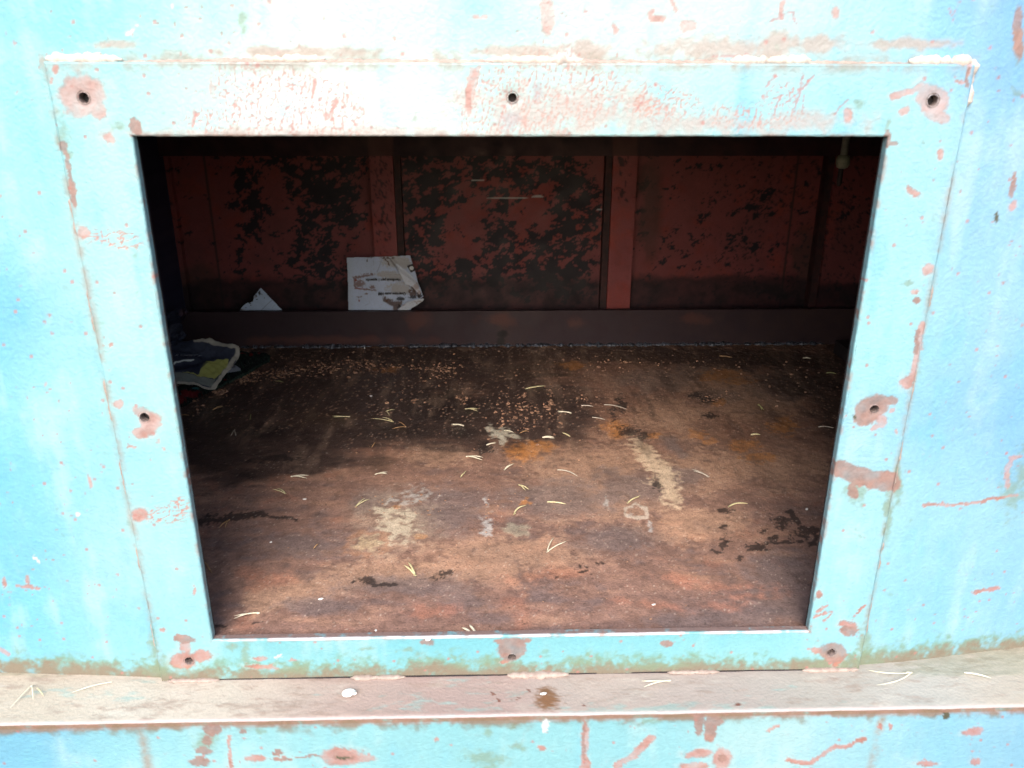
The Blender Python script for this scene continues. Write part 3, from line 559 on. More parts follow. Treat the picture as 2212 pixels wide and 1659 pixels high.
    C = mixc(C, A_(.022, .016, .015), ss(.0, .4, bk + .8 * n3 + .6 * fbm(X * 200, Y * 150, 52, 3)) * .85)
    rgs = ss(.12, .0, np.abs(ell(wx, wy, 1610, 845, 46, 15)))
    # fine rust grit and scabby crust toward the back wall
    d_, v_, e_ = cell(X * 95, Y * 60, 30)
    C = mixc(C, A_(.40, .24, .17), ss(.30, .18, d_) * (v_ > .80) * ss(.1, .8, ss(1000, 850, py) + .6 * n1) * .8)
    d_, v_, e_ = cell(X * 170, Y * 130, 33)
    C = mixc(C, A_(.46, .36, .30), ss(.30, .18, d_) * (v_ > .93) * .5)
    C = mixc(C, A_(.05, .035, .03), ss(.30, .18, d_) * (v_ < .06) * .6)
    # right-hand side darker toward the back
    C = C * (1 - .16 * ss(.35, .72, X) * ss(.3, .7, Y))[:, None]
    n5 = fbm(X * 230, Y * 170, 51, 3); C = mixc(C, C * .35, ss(.35, .9, n3 * .6 + n5 * .6 + .3 * n2) * .7)
    C *= (1 + .24 * n3 + .16 * n5 + .12 * dg + .14 * n2)[:, None]
    C = C * 1.22 * np.array([.985, 1.0, .975])
    wet = np.clip(1.05 - .35 * ss(-.3, .4, dk) + .3 * n2, .55, 1.4)
    return np.concatenate([C, wet[:, None]], 1)
xs = seg_lin([SX0, -.62, .66, SX1], .0026); ys = seg_lin([.006, .5, 1.0, YR + .01], .0030)
X, Yg = np.meshgrid(xs, ys); X = X.ravel(); Yg = Yg.ravel()
Zg = ZF + .0016 * fbm(X * 10, Yg * 10, 3, 4) + .0008 * fbm(X * 60, Yg * 60, 5, 4)
Zg += .004 * ss(.0, .5, fbm(X * 30, Yg * 30, 31, 4)) * ss(YR - .16, YR - .02, Yg) 
V = np.stack([X, Yg, Zg], 1)
Q = grid_q(len(xs), len(ys)); Q = Q[~((np.abs(X[Q].mean(1)) > .565) & (Yg[Q].mean(1) < .112))]
P_(mesh_np('floor_plate', V, Q, M_floor, None, floor_cols(V)))

RED = A_(.160, .039, .041); BLK = A_(.008, .009, .014)
def wall_cols(V, kind='wall'):
    X, Z = V[:, 0], V[:, 2]; px, py = proj(V)
    n1 = fbm(X * 6, Z * 6, 2, 5); n2 = fbm(X * 26, Z * 26, 6, 5); n3 = fbm(X * 90, Z * 90, 10, 4)
    C = np.tile(RED, (len(X), 1))
    C = mixc(C, A_(.120, .036, .038), ss(-.3, .7, n1 + .5 * n2) * .7)
    C = mixc(C, A_(.215, .036, .024), ss(.1, .9, -n1 + .5 * n2) * .6)
    C = mixc(C, A_(.10, .035, .032), ss(.1, .8, n3 + .5 * n2) * .35)
    if kind == 'wall':
        ax = X * 24 + .8 * n2; az = Z * 32 + .9 * n2
        d_, v_, e_ = cell(ax * 1.6, az * 1.7, 36)
        pat = (v_ - .5) * 1.2 + 1.0 * fbm(X * 40, Z * 60, 38, 5, .7)
        dens = fld(px + 22 * n1, py + 14 * n2, [([(900, 350), (905, 480), (905, 600)], 40), ([(960, 350), (1090, 380), (1230, 370)], 40), ([(1210, 360), (1245, 470), (1225, 590)], 50), (1170, 560, 80, 60), (1075, 520, 30, 80), (1000, 590, 90, 26), (950, 400, 50, 40),
                                        ([(520, 350), (525, 430), (545, 470)], 36), ([(600, 345), (760, 350)], 34), ([(660, 390), (690, 450), (680, 560)], 48), ([(740, 380), (745, 480)], 34), (700, 590, 60, 26), (560, 500, 16, 16), (512, 560, 14, 26), (640, 400, 26, 30)])
        dens2 = fld(px + 20 * n1, py + 10 * n2, [(1490, 350, 40, 18, 20), (1570, 350, 34, 14, -30), (1640, 430, 50, 60), (1620, 530, 90, 40), (1460, 520, 70, 26), (1560, 570, 120, 30), (1400, 470, 40, 100), (1420, 530, 40, 60), (1490, 390, 12, 12)])
        m = ss(.35, .47, pat + 1.0 * np.clip(dens, -.6, .45) + .27)
        m2 = ss(.80, .98, pat + .8 * np.clip(dens2, -.7, .3) + .12)
        C = mixc(C, BLK, np.clip(np.maximum(m, m2) * .96, 0, 1))
        C = mixc(C, A_(.055, .03, .027), ss(-.2, .5, fld(px + 10 * n2, py, [(1405, 440, 30, 130), (430, 620, 60, 60), (1740, 560, 40, 80)]) + .3 * n2) * .7)
        C = mixc(C, BLK, ss(.25, .6, n3 - .9 + .9 * ss(1380, 1600, px)) * .7)
        for gx in ((-.9987, .64, -.995, .20), (1.0267, .64, 1.03, .20)):
            C = mixc(C, A_(.04, .02, .02), ss(.006, .002, np.abs(X - gx[0])) * (Z < .66) * .9)
        # dark strip low down
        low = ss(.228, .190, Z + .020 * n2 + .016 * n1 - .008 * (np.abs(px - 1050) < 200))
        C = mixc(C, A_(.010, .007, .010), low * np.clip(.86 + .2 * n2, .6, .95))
        sc_ = fld(px, py, [([(1018, 389), (1046, 389)], 1.1), ([(1052, 427), (1120, 428), (1172, 425)], 1.1), ([(1150, 425), (1168, 423)], 2.6), ([(1290, 453), (1300, 453)], 1.5)])
        C = mixc(C, A_(.42, .45, .44), ss(0, .6, sc_) * .7)  # silky glints drawn as thin pale lines
    if kind == 'rib':
        C = C * 1.25
        sp_ = ss(.35, .6, fbm(X * 130, Z * 75, 41, 4) + .5 * fld(px + 5 * n3, py, [([(822, 340), (825, 440), (828, 520)], 22), ([(1345, 330), (1342, 400), (1352, 430)], 16)]) - .1)
        C = mixc(C, BLK, sp_ * .8)
        C = mixc(C, A_(.20, .040, .034), ss(.22, .16, Z) * .6)
    if kind == 'rail':
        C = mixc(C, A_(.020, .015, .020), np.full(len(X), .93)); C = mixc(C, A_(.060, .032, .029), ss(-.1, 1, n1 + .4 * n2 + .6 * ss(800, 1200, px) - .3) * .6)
        C = mixc(C, A_(.11, .04, .03), ss(-.4, .8, fld(px, py, [(1085, 690, 40, 14), (905, 690, 30, 22), (1245, 700, 20, 14), (1500, 690, 40, 14), (700, 735, 200, 9)]) + .7 * n2) * .5)
        C = mixc(C, A_(.012, .009, .009), ss(0, .4, fld(px, py, [(1085, 722, 14, 9), (1083, 738, 10, 12)]) + .3 * n3) * .9)
    if kind == 'shade_band':
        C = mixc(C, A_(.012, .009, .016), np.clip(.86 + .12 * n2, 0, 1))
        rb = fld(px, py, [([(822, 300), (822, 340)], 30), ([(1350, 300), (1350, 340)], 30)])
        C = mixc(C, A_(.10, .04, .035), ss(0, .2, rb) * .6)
    if kind == 'side':
        C = mixc(C, A_(.012, .018, .050), np.full(len(X), .95))
    al = np.clip(1 + .3 * n2, .6, 1.4)
    return np.concatenate([C, al[:, None]], 1)
def wall_box(name, lo, hi, n, kind, mat=M_wall):
    V, Q = box(lo, hi, *n)
    o = mesh_np(name, V, Q, mat, None, wall_cols(V, kind), smooth=False); return P_(o)
xs = seg_lin([SX0, -1.0, 1.1, SX1], .0040); zs = seg_lin([ZF - .01, ZC], .0040)
X, Z = np.meshgrid(xs, zs); X = X.ravel(); Z = Z.ravel(); Y = YB + .0015 * fbm(X * 3, Z * 3, 4, 3)
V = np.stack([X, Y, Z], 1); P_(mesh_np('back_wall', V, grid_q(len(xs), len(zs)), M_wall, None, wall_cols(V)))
def xb(px, py, y): return back(px, py, 1, y)[0]
YRB = YB - .052
M_side_shade = mat_noise('side_shade_paint', (.012, .006, .008), (.045, .012, .012), rough=.7, scale=40)  # near-black strips that paint the shade on rib and post sides
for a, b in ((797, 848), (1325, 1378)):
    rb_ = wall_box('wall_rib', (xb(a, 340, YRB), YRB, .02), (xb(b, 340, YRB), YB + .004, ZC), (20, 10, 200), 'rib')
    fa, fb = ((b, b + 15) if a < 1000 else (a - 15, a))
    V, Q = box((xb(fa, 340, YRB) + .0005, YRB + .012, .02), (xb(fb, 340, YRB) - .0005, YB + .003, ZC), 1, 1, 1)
    o = mesh_np('rib_side_shade', V, Q, M_side_shade, None, smooth=False); P_(o); o.parent = rb_
V, Q = box((xb(1772, 500, YB - .06), YB - .045, .09), (xb(1787, 500, YB - .06) - .0005, YB + .003, ZC)); P_(mesh_np('post_side_shade', V, Q, M_side_shade, None, smooth=False))
wall_box('corner_post', (xb(1787, 500, YB - .06), YB - .06, .09), (SX1 + .002, YB + .004, ZC), (40, 8, 200), 'wall')
wall_box('corner_post', (SX0 - .002, YB - .03, .02), (xb(372, 400, YB - .03), YB + .004, ZC), (10, 8, 160), 'wall')
wall_box('top_shade_band', (SX0, YRB - .010, back(1000, 337, 1, YRB - .010)[2]), (SX1, YB + .003, ZC), (400, 6, 60), 'shade_band')  # dark box standing in for the shade across the wall top
zr = back(1000, 672, 1, YR)[2]
V, Q = box((SX0, YR, ZF - .004), (SX1, YR + .022, zr), 500, 6, 40)
V[:, 1] += .0025 * fbm(V[:, 0] * 2.5, V[:, 2] * 2, 4, 3) * (V[:, 1] < YR + .01); V[:, 2] += .0012 * fbm(V[:, 0] * 7, V[:, 0] * 0 + 2, 9, 4) * (V[:, 2] > zr - .001)
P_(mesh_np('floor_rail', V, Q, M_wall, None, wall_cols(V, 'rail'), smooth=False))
V, Q = box((SX0, YR + .022, ZF - .004), (SX1, YB, ZF + .001), 4, 4, 1); P_(mesh_np('floor_plate', V, Q, M_dark, smooth=False))
for x0, x1 in ((SX0 - .006, SX0), (SX1, SX1 + .006)):
    wall_box('side_wall', (x0, .11, ZF - .01), (x1, YB, ZC), (1, 160, 60), 'side')
V, Q = box((SX0, .11, ZC), (SX1, YB, ZC + .006)); P_(mesh_np('ceiling_plate', V, Q, M_dark, smooth=False))
# inner skin of the front wall round the opening
for lo, hi in (((-.57, .0138, ZF), (-.5, .018, ZT - .03)), ((.5, .0138, ZF), (.57, .018, ZT - .03)), ((-1.26, .105, -.7), (-.569, .11, ZC + .01)), ((.569, .105, -.7), (1.32, .11, ZC + .01)), ((-.5, .0138, OH), (.5, .018, ZT - .03)), ((-.5, .0125, ZF - .04), (.5, .016, ZF - .002)), ((-.57, .10, ZT - .036), (.57, .105, ZC)), ((-.57, .0185, ZT - .042), (.57, .10, ZT - .036))):
    V, Q = box(lo, hi); P_(mesh_np('front_wall_lining', V, Q, M_dark, smooth=False))
# uneven glossy weld running along the foot of the rail
for i, (a, b, r) in enumerate([(520, 640, .009), (640, 810, .011), (805, 930, .010), (930, 1075, .014), (1075, 1260, .011), (1255, 1420, .013), (1415, 1600, .012), (1600, 1790, .010)]):
    bead('weld_bead', (back(a, 752, 2, ZF)[0], YR - .004, ZF + .003), (back(b, 752, 2, ZF)[0], YR - .004, ZF + .003), r * .8, M_slag, seed=60 + i * 5, lump=1.3, flat=.6)
V, Q = box((back(1795, 760, 2, ZF)[0], 1.30, ZF + .004), (back(1900, 760, 2, ZF)[0] + .1, 1.50, ZF + .05), 4, 4, 2)
P_(mesh_np('corner_gusset', V, Q, M_dark, smooth=False))

# ------------------------------------------------------------------ paper behind the rail
def sheet(name, poly, crop, ax, val, n, colf, mat, parent=None, bulge=None, thick=.0006):
    """sheet cut to an outline; poly in crop pixels, crop=(x0,y0,scale)"""
    P = [((crop[0] + a / crop[2]) / 1.80832, (crop[1] + b / crop[2]) / 1.80832) for a, b in poly]
    xs_ = [p[0] for p in P]; ys_ = [p[1] for p in P]
    gx, gy = np.meshgrid(np.linspace(min(xs_) - .3, max(xs_) + .3, n), np.linspace(min(ys_) - .3, max(ys_) + .3, int(n * (max(ys_) - min(ys_)) / (max(xs_) - min(xs_))) + 2))
    nu, nv_ = gx.shape[1], gx.shape[0]; gx = gx.ravel(); gy = gy.ravel()
    d = ((gx - W_ / 2) / F_)[:, None] * _rr - ((gy - H_ / 2) / F_)[:, None] * _uu + _f
    v = val(gx, gy) if callable(val) else val
    t = (v - CAM[ax]) / d[:, ax]; V = CAM + t[:, None] * d
    cxp = (gx * 1.80832 - crop[0]) * crop[2]; cyp = (gy * 1.80832 - crop[1]) * crop[2]
    if bulge is not None: V[:, ax] += bulge(cxp, cyp)
    q = grid_q(nu, nv_); ins = inpoly(cxp, cyp, poly)
    q = q[ins[q].sum(1) >= 3]
    c = colf(cxp, cyp)
    used = np.unique(q); rm = -np.ones(len(V), int); rm[used] = np.arange(len(used)); V = V[used]; c = c[used]; q = rm[q]
    # give it thickness: a second skin
    nvt = len(V); V2 = V.copy(); V2[:, ax] += thick if ax == 1 else -thick
    o = mesh_np(name, np.concatenate([V, V2]), np.concatenate([q, q[:, ::-1] + nvt]), mat, None, np.concatenate([c, c]))
    if parent is not None: o.parent = parent
    return o
M_paper = mat_attr('stained_paper', rough=.7, bump=.12, bscale=300, vary=.04, spec=.3, nscale=120)
WH = A_(.44, .52, .68)
YP = YR + .032
def stain(x, y, C, items, col, k=.8, s=1.0):
    n = fbm(x / 60, y / 60, 9, 5); n_ = fbm(x / 18, y / 18, 13, 4)
    return mixc(C, col, ss(-.15, .35, fld(x + 22 * n * s, y + 22 * n_ * s, items) + .5 * n_) * k)
def paper_col(x, y):
    C = np.tile(WH, (len(x), 1)) * (1 + .06 * fbm(x / 200, y / 200, 3, 4))[:, None]
    C = mixc(C, A_(.40, .45, .50), ss(620, 470, x) * .5)
    C = stain(x, y, C, [(1250, 520, 200, 130), (1430, 560, 160, 120), (1300, 800, 260, 80), (1400, 1000, 260, 110), (1150, 760, 200, 60)], A_(.36, .31, .24), .6)
    C = stain(x, y, C, [([(590, 830), (760, 790), (900, 755)], 22), ([(590, 820), (600, 1000)], 22), ([(600, 1000), (800, 1020), (960, 1035)], 16), (680, 920, 90, 70), (900, 980, 60, 30), (820, 770, 90, 20), (800, 1100, 40, 14), (680, 1150, 60, 10)], A_(.17, .08, .05), .8)
    C = stain(x, y, C, [(668, 1210, 20, 30), (1150, 1215, 22, 26), (700, 1005, 110, 12), (620, 860, 30, 20)], A_(.22, .05, .03), .9)
    C = stain(x, y, C, [([(1120, 1190), (1230, 1250), (1330, 1290), (1300, 1370)], 50), (1340, 1260, 90, 50), (1640, 1030, 50, 110), (1720, 1100, 40, 70), (1580, 1080, 60, 60), ([(1130, 490), (1200, 600)], 14), (1180, 480, 120, 16), (820, 525, 12, 20), (870, 460, 90, 8)], A_(.085, .045, .03), .9)
    C = stain(x, y, C, [(1400, 1180, 90, 36), (1360, 1320, 50, 30), (1600, 1150, 80, 24), (1740, 1120, 40, 36)], A_(.012, .01, .012), .9)
    C = mixc(C, A_(.18, .19, .26), ss(0, .8, fld(x, y, [([(1068, 500), (1020, 640), (985, 720)], 9), ([(780, 1295), (840, 1265)], 7), ([(920, 480), (930, 680)], 4)])) * .55)
    ln = (np.abs(((y - 940) % 30) - 15) < 5) & (x > 860) & (x < 1420) & (y > 930) & (y < 1040)
    C = mixc(C, A_(.28, .29, .33), ln * ss(-.3, .6, fbm(x / 9, y / 30, 5, 2)) * .5)
    ln = (np.abs(((y - 700) % 45) - 22) < 6) & (x > 1140) & (x < 1390) & (y > 690) & (y < 810)
    C = mixc(C, A_(.26, .24, .24), ln * ss(-.4, .3, fbm(x / 9, y / 30, 6, 2)) * .6)
    C = mixc(C, A_(.26, .2, .16), ss(.5, .9, fbm(x / 14, y / 14, 15, 3)) * .6)
    return np.concatenate([C, np.ones((len(x), 1))], 1)
CR = (1250, 900, 4.424)
paper_poly = [(460, 468), (1100, 452), (1340, 440), (1560, 425), (1585, 520), (1625, 640), (1665, 760), (1700, 900), (1745, 1000), (1790, 1130), (1700, 1190), (1540, 1400), (1480, 1500), (490, 1500), (484, 1100), (475, 740)]
def pb(x, y):
    f = -.010 * ss(1250, 1750, x) * (0.6 + .4 * np.sin(y / 130)) + .0015 * fbm(x / 200, y / 200, 8, 3)
    return f - .006 * np.exp(-(((x - 1300) * .79 - (y - 575) * .61) / 28) ** 2) * (x > 1200)
pp = thing('paper_sheet', 'large creased white printed sheet, brown stained, standing upside down behind the floor rail', 'paper', tuple(back(780, 672, 1, YP)))
def under(o, root): o.parent = root; o.matrix_parent_inverse = Matrix.Translation(-Vector(root.location)); return o
under(sheet('page', paper_poly, CR, 1, YP, 190, paper_col, M_paper, bulge=pb), pp)
def flap_col(x, y):
    C = np.tile(A_(.54, .58, .66), (len(x), 1)) * (1 + .05 * fbm(x / 90, y / 90, 3, 4))[:, None]
    C = stain(x, y, C, [(1680, 960, 60, 60), (1740, 1050, 40, 60), (1430, 1300, 40, 14), (1660, 1260, 20, 12), (1700, 1230, 90, 12)], A_(.25, .15, .11), .6)
    C = mixc(C, A_(.22, .2, .2), ss(.45, .8, fbm(x / 20, y / 20, 11, 3)) * .6)
    return np.concatenate([C, np.ones((len(x), 1))], 1)
under(sheet('folded_corner', [(1300, 575), (1345, 580), (1560, 760), (1700, 920), (1750, 1060), (1720, 1100), (1600, 960), (1480, 920), (1420, 800)], CR, 1, YP - .016, 70, flap_col, M_paper,
            bulge=lambda x, y: -.010 * ss(0, 60, (y - 575) - (x - 1300) * .8)), pp)
under(sheet('folded_corner', [(1350, 1370), (1500, 1240), (1640, 1195), (1785, 1172), (1800, 1195), (1770, 1225), (1660, 1310), (1530, 1385), (1480, 1500), (1340, 1500)], CR, 1, YP - .022, 70, flap_col, M_paper,
            bulge=lambda x, y: .012 * ss(1200, 1400, y)), pp)
M_ink = mat_noise('black_ink', (.018, .018, .025), (.05, .045, .05), rough=.6, scale=400, bump=.05)
M_inkw = mat_noise('white_print', (.5, .52, .55), (.62, .64, .66), rough=.6, scale=200, bump=.05)
def ptxt(s, cxp, cyp, size_px, ax, val, mat, root, crop=CR, rot=math.pi, bold=.0, ext=None, flatrot=None, name='printed_text', sx=1.0):
    cu = bpy.data.curves.new('lettering', 'FONT'); cu.body = s; cu.align_x = 'CENTER'; cu.align_y = 'CENTER'; cu.offset = bold; cu.extrude = 0.0; cu.resolution_u = 3
    o = bpy.data.objects.new('lettering', cu); COL.objects.link(o)
    dg = bpy.context.evaluated_depsgraph_get(); dg.update()
    me = bpy.data.meshes.new_from_object(o.evaluated_get(dg)); bpy.data.objects.remove(o)
    P = back((crop[0] + cxp / crop[2]) / 1.80832, (crop[1] + cyp / crop[2]) / 1.80832, ax, val)
    P2 = back((crop[0] + (cxp + size_px) / crop[2]) / 1.80832, (crop[1] + cyp / crop[2]) / 1.80832, ax, val)
    k = np.linalg.norm(P2 - P)
    T = Matrix.Translation(Vector(P)) @ (Matrix.Rotation(math.pi / 2, 4, 'X') if ax == 1 else Matrix.Identity(4)) @ Matrix.Rotation(rot, 4, 'Z') @ Matrix.Diagonal((k * sx, k, k, 1))
    me.transform(T); me.materials.append(mat)
    o = bpy.data.objects.new(name, me); COL.objects.link(o); return under(o, root)
ptxt('Handbook part 1 appendix', 1090, 855, 64, 1, YP - .0085, M_ink, pp, bold=.045, sx=.86)
ptxt('Overview note 100f', 1245, 1095, 68, 1, YP - .0125, M_ink, pp, bold=.045, sx=.86)
# dark square emblem with a pale round mark
def quad(name, pts, crop, val, mat, root):
    V = [back((crop[0] + a / crop[2]) / 1.80832, (crop[1] + b / crop[2]) / 1.80832, 1, val) for a, b in pts]
    V2 = [v + np.array([0, .0003, 0]) for v in V]; n = len(V)
    F = [tuple(range(n)), tuple(range(2 * n - 1, n - 1, -1))] + [(i, (i + 1) % n, n + (i + 1) % n, n + i) for i in range(n)]
    return under(mesh_py(name, V + V2, F, mat, smooth=False), root)
quad('emblem', [(1500, 612), (1600, 578), (1652, 690), (1572, 730)], CR, YP - .028, M_ink, pp)
star = []
for k in range(16):
    a = 2 * math.pi * k / 16; r = 40 if k % 2 else 30
    star.append((1583 + r * 1.05 * math.cos(a), 652 + r * math.sin(a)))
quad('emblem', star, CR, YP - .0285, M_inkw, pp)
# triangular corner of a second sheet
CT = (850, 1050, 5.53)
def tri_col(x, y):
    C = np.tile(A_(.44, .54, .70), (len(x), 1)) * (1 + .06 * fbm(x / 120, y / 120, 3, 4))[:, None]
    C = mixc(C, A_(.16, .18, .27), ss(0, .8, fld(x, y, [([(1180, 672), (1080, 760), (990, 850), (920, 912)], 11)])) * .75)
    C = mixc(C, A_(.25, .28, .36), ss(0, .8, fld(x, y, [([(1250, 765), (1180, 840)], 8)])) * .5)
    C = stain(x, y, C, [(905, 520, 34, 50), (835, 585, 20, 24), (960, 550, 12, 12), (1015, 620, 12, 18), (850, 660, 20, 12), (700, 745, 34, 16), (715, 790, 14, 10), (600, 845, 26, 10), (500, 890, 30, 16)], A_(.025, .022, .022), .95, .3)
    C = stain(x, y, C, [(520, 900, 80, 30), (800, 600, 40, 40)], A_(.26, .2, .17), .5)
    return np.concatenate([C, np.ones((len(x), 1))], 1)
tr = thing('paper_sheet', 'small triangular corner of white paper with burnt left edge sticking up behind the rail', 'paper', tuple(back(565, 672, 1, YP)))
under(sheet('page', [(400, 1010), (455, 930), (500, 860), (560, 790), (640, 735), (755, 712), (775, 650), (780, 590), (840, 530), (870, 488), (900, 450), (935, 408), (970, 440), (1180, 660), (1435, 920), (1520, 1010)], CT, 1, YP, 130, tri_col, M_paper,
      bulge=lambda x, y: .004 * np.sin(x / 260)), tr)

# ------------------------------------------------------------------ litter in the back left corner
CM = (500, 1150, 3.16)
M_print = mat_attr('glossy_print', rough=.38, bump=.15, bscale=120, vary=.05, spec=.45, nscale=90)
def mag_col(x, y):
    n = fbm(x / 60, y / 60, 4, 4)
    C = np.tile(A_(.032, .038, .062), (len(x), 1))
    C = mixc(C, A_(.065, .075, .11), ss(-.2, .6, fld(x, y, [(1000, 680, 300, 90)]) + .3 * n) * .7)
    yel = inpoly(x + 12 * n, y + 12 * n, [(660, 980), (860, 1000), (960, 850), (1060, 820), (1240, 800), (1235, 860), (1130, 1000), (1080, 1040), (880, 1020)])
    C = mixc(C, A_(.40, .41, .11), yel * .75)
    gr = inpoly(x, y + 8 * n, [(560, 985), (660, 985), (870, 1025), (1080, 1045), (1040, 1130), (560, 1080)])
    C = mixc(C, A_(.17, .19, .18), gr * .9)
    C = mixc(C, A_(.015, .018, .035), inpoly(x, y, [(560, 960), (560, 900), (1000, 850), (860, 990)]) * .8)
    ed = fld(x + 8 * n, y + 8 * n, [([(830, 578), (900, 575), (1000, 578), (1100, 620), (1220, 655), (1365, 668)], 30), ([(1365, 668), (1340, 760), (1250, 880), (1180, 990), (1090, 1110), (1050, 1150)], 34), ([(560, 1095), (800, 1120), (950, 1150), (1060, 1158)], 16)])
    C = mixc(C, A_(.50, .47, .40), ss(0, .45, ed) * .8)
    wl = fld(x, y, [([(560, 885), (600, 852), (680, 838), (740, 828), (812, 818)], 10)])
    C = mixc(C, A_(.6, .66, .66), ss(0, .5, wl) * .9)  # crease highlight painted on the cover
    return np.concatenate([C, np.full((len(x), 1), 1.0)], 1)
mg = thing('magazine', 'glossy dark blue and yellow magazine in a clear sleeve lying in the back left corner', 'magazine', tuple(back(430, 830, 2, ZF)))
mag_poly = [(440, 560), (800, 570), (1000, 552), (1095, 590), (1220, 625), (1370, 635), (1388, 700), (1335, 830), (1250, 920), (1185, 985), (1130, 1080), (1070, 1162), (990, 1160), (840, 1130), (560, 1095), (440, 1080)]
def magz(px, py): return np.full(px.shape, ZF + .03)
under(sheet('cover', mag_poly, CM, 2, lambda gx, gy: ZF + .016 + .11 * (839 - gy) / 105, 190, mag_col, M_print, thick=.004,
            bulge=lambda x, y: .010 * fbm(x / 240, y / 150, 5, 3) ), mg)
ptxt('S OGIT y', 745, 752, 78, 2, ZF + .106, M_inkw, mg, crop=CM, rot=-.06, name='printed_title', sx=1.1).scale = (1, 1, 1)
us = thing('paper_scrap', 'white paper scrap peeking out under the right edge of the magazine', 'paper', tuple(back(498, 800, 2, ZF)))
def scr_col(x, y):
    C = np.tile(A_(.5, .55, .62), (len(x), 1)); C = stain(x, y, C, [(1270, 890, 60, 20), (1200, 880, 40, 30)], A_(.1, .1, .14), .8)
    return np.concatenate([C, np.ones((len(x), 1))], 1)
under(sheet('scrap_sheet', [(1170, 985), (1235, 915), (1320, 870), (1390, 915), (1392, 940), (1300, 958), (1200, 968)], CM, 2, ZF + .012, 50, scr_col, M_paper), us)
def cloth_col(x, y):
    n = fbm(x / 30, y / 30, 4, 4); n2 = fbm(x / 120, y / 90, 6, 4)
    C = np.tile(A_(.016, .024, .022), (len(x), 1))
    C = mixc(C, A_(.045, .085, .060), ss(0, .8, n) * .7)
    C = mixc(C, A_(.07, .12, .09), ss(0, .5, fld(x, y, [([(1750, 810), (1600, 900), (1400, 1010), (1180, 1120), (1050, 1170)], 26)]) + .4 * n) * .7)
    C = mixc(C, A_(.25, .02, .025), ss(.1, .5, fld(x, y, [(1510, 740, 40, 26), (1420, 730, 50, 14), (1275, 1095, 34, 20), (760, 1225, 190, 60), (640, 1300, 90, 70), (1810, 760, 30, 12), (1320, 1110, 30, 24), (1200, 1050, 30, 12), (1620, 730, 20, 10)]) + .5 * n) * .8)
    C = mixc(C, A_(.05, .22, .25), ss(.1, .5, fld(x, y, [(830, 1160, 50, 26)]) + .5 * n) * .8)
    C = mixc(C, A_(.4, .38, .36), ss(.62, .9, fbm(x / 11, y / 11, 12, 3) + .3 * n2) * .6)
    return np.concatenate([C, np.full((len(x), 1), 1.2)], 1)
M_cloth = mat_attr('woven_cloth', rough=.9, bump=.8, bscale=700, vary=.4, spec=.15, nscale=500)
cl = sheet('cloth', [(440, 1130), (900, 1100), (1100, 900), (1300, 700), (1480, 705), (1700, 720), (1765, 760), (1750, 815), (1600, 905), (1400, 1015), (1200, 1110), (1040, 1185), (880, 1260), (680, 1372), (440, 1460)], CM, 2, ZF + .006, 200, cloth_col, M_cloth, thick=.003,
           bulge=lambda x, y: .004 * fbm(x / 60, y / 50, 5, 4))
tag(cl, 'dark green and red patterned cloth spread on the floor beneath the magazine', 'cloth')
# crumpled dark sleeve against the side wall
def net_col(x, y):
    n = fbm(x / 40, y / 40, 4, 4); C = np.tile(A_(.018, .020, .038), (len(x), 1))
    lines = np.abs(((x * .72 + y * .7) % 17) - 8.5) < 2.6
    C = mixc(C, A_(.11, .12, .16), lines * (x > 520) * (y > 380) * .8)
    C = mixc(C, A_(.09, .05, .06), ss(-.1, .5, ell(x, y, 600, 290, 60, 60) + .4 * n) * .6)
    return np.concatenate([C, np.full((len(x), 1), 1.0)], 1)
nt_ = sheet('mesh_bag', [(380, 280), (520, 240), (640, 250), (660, 330), (610, 385), (700, 440), (752, 480), (720, 540), (760, 600), (600, 640), (380, 640)], CM, 1, 1.40, 90, net_col, M_cloth, thick=.004,
            bulge=lambda x, y: .03 * fbm(x / 120, y / 90, 5, 4) - .0004 * (y - 400))
tag(nt_, 'crumpled dark mesh bag slumped in the corner above the magazine', 'bag')

# hanging plug by the right wall
yk = .95
def kp(px, py): return back(px, py, 1, yk)
c0 = kp(1820, 356); cxk = c0[0]
def lathe(prof, cx_, cy_, S=28):
    V = []; F = []
    for r, z in prof:
        for k in range(S): a = 2 * math.pi * k / S; V.append((cx_ + r * math.cos(a), cy_ + r * math.sin(a), z))
    for i in range(len(prof) - 1):
        for k in range(S): a = i * S + k; b = i * S + (k + 1) % S; F.append((a, b, b + S, a + S))
    return V, F
M_olive = mat_noise('olive_plastic', (.15, .17, .13), (.22, .24, .18), rough=.5, scale=90, bump=.2)
pk_ = thing('hanging_plug', 'blurry pale olive plastic plug hanging in front of the right corner post', 'plug', (cxk, yk, ZC))
zt, zb = kp(1820, 334)[2], kp(1820, 365)[2]; rw = abs(kp(1834, 350)[0] - kp(1806, 350)[0]) / 2
V, F = lathe([(.001, zb - .001), (rw * .35, zb), (rw * .8, zb + .004), (rw, zb + .012), (rw, zt - .012), (rw * .85, zt - .003), (rw * .5, zt), (.001, zt)], cxk, yk); under(mesh_py('plug_body', V, F, M_olive), pk_)
V, F = lathe([(rw * .55, zt - .002), (rw * .5, ZC + .001)], cxk, yk); under(mesh_py('cable', V, F, mat_noise('grey_cable', (.10, .11, .10), (.16, .17, .15), rough=.6, scale=60)), pk_)
zq = kp(1820, 402)[2]
V, F = lathe([(rw * .36, zb + .001), (rw * .40, zq + .006), (rw * .2, zq)], cxk - .002, yk); under(mesh_py('pin', V, F, M_dark), pk_)

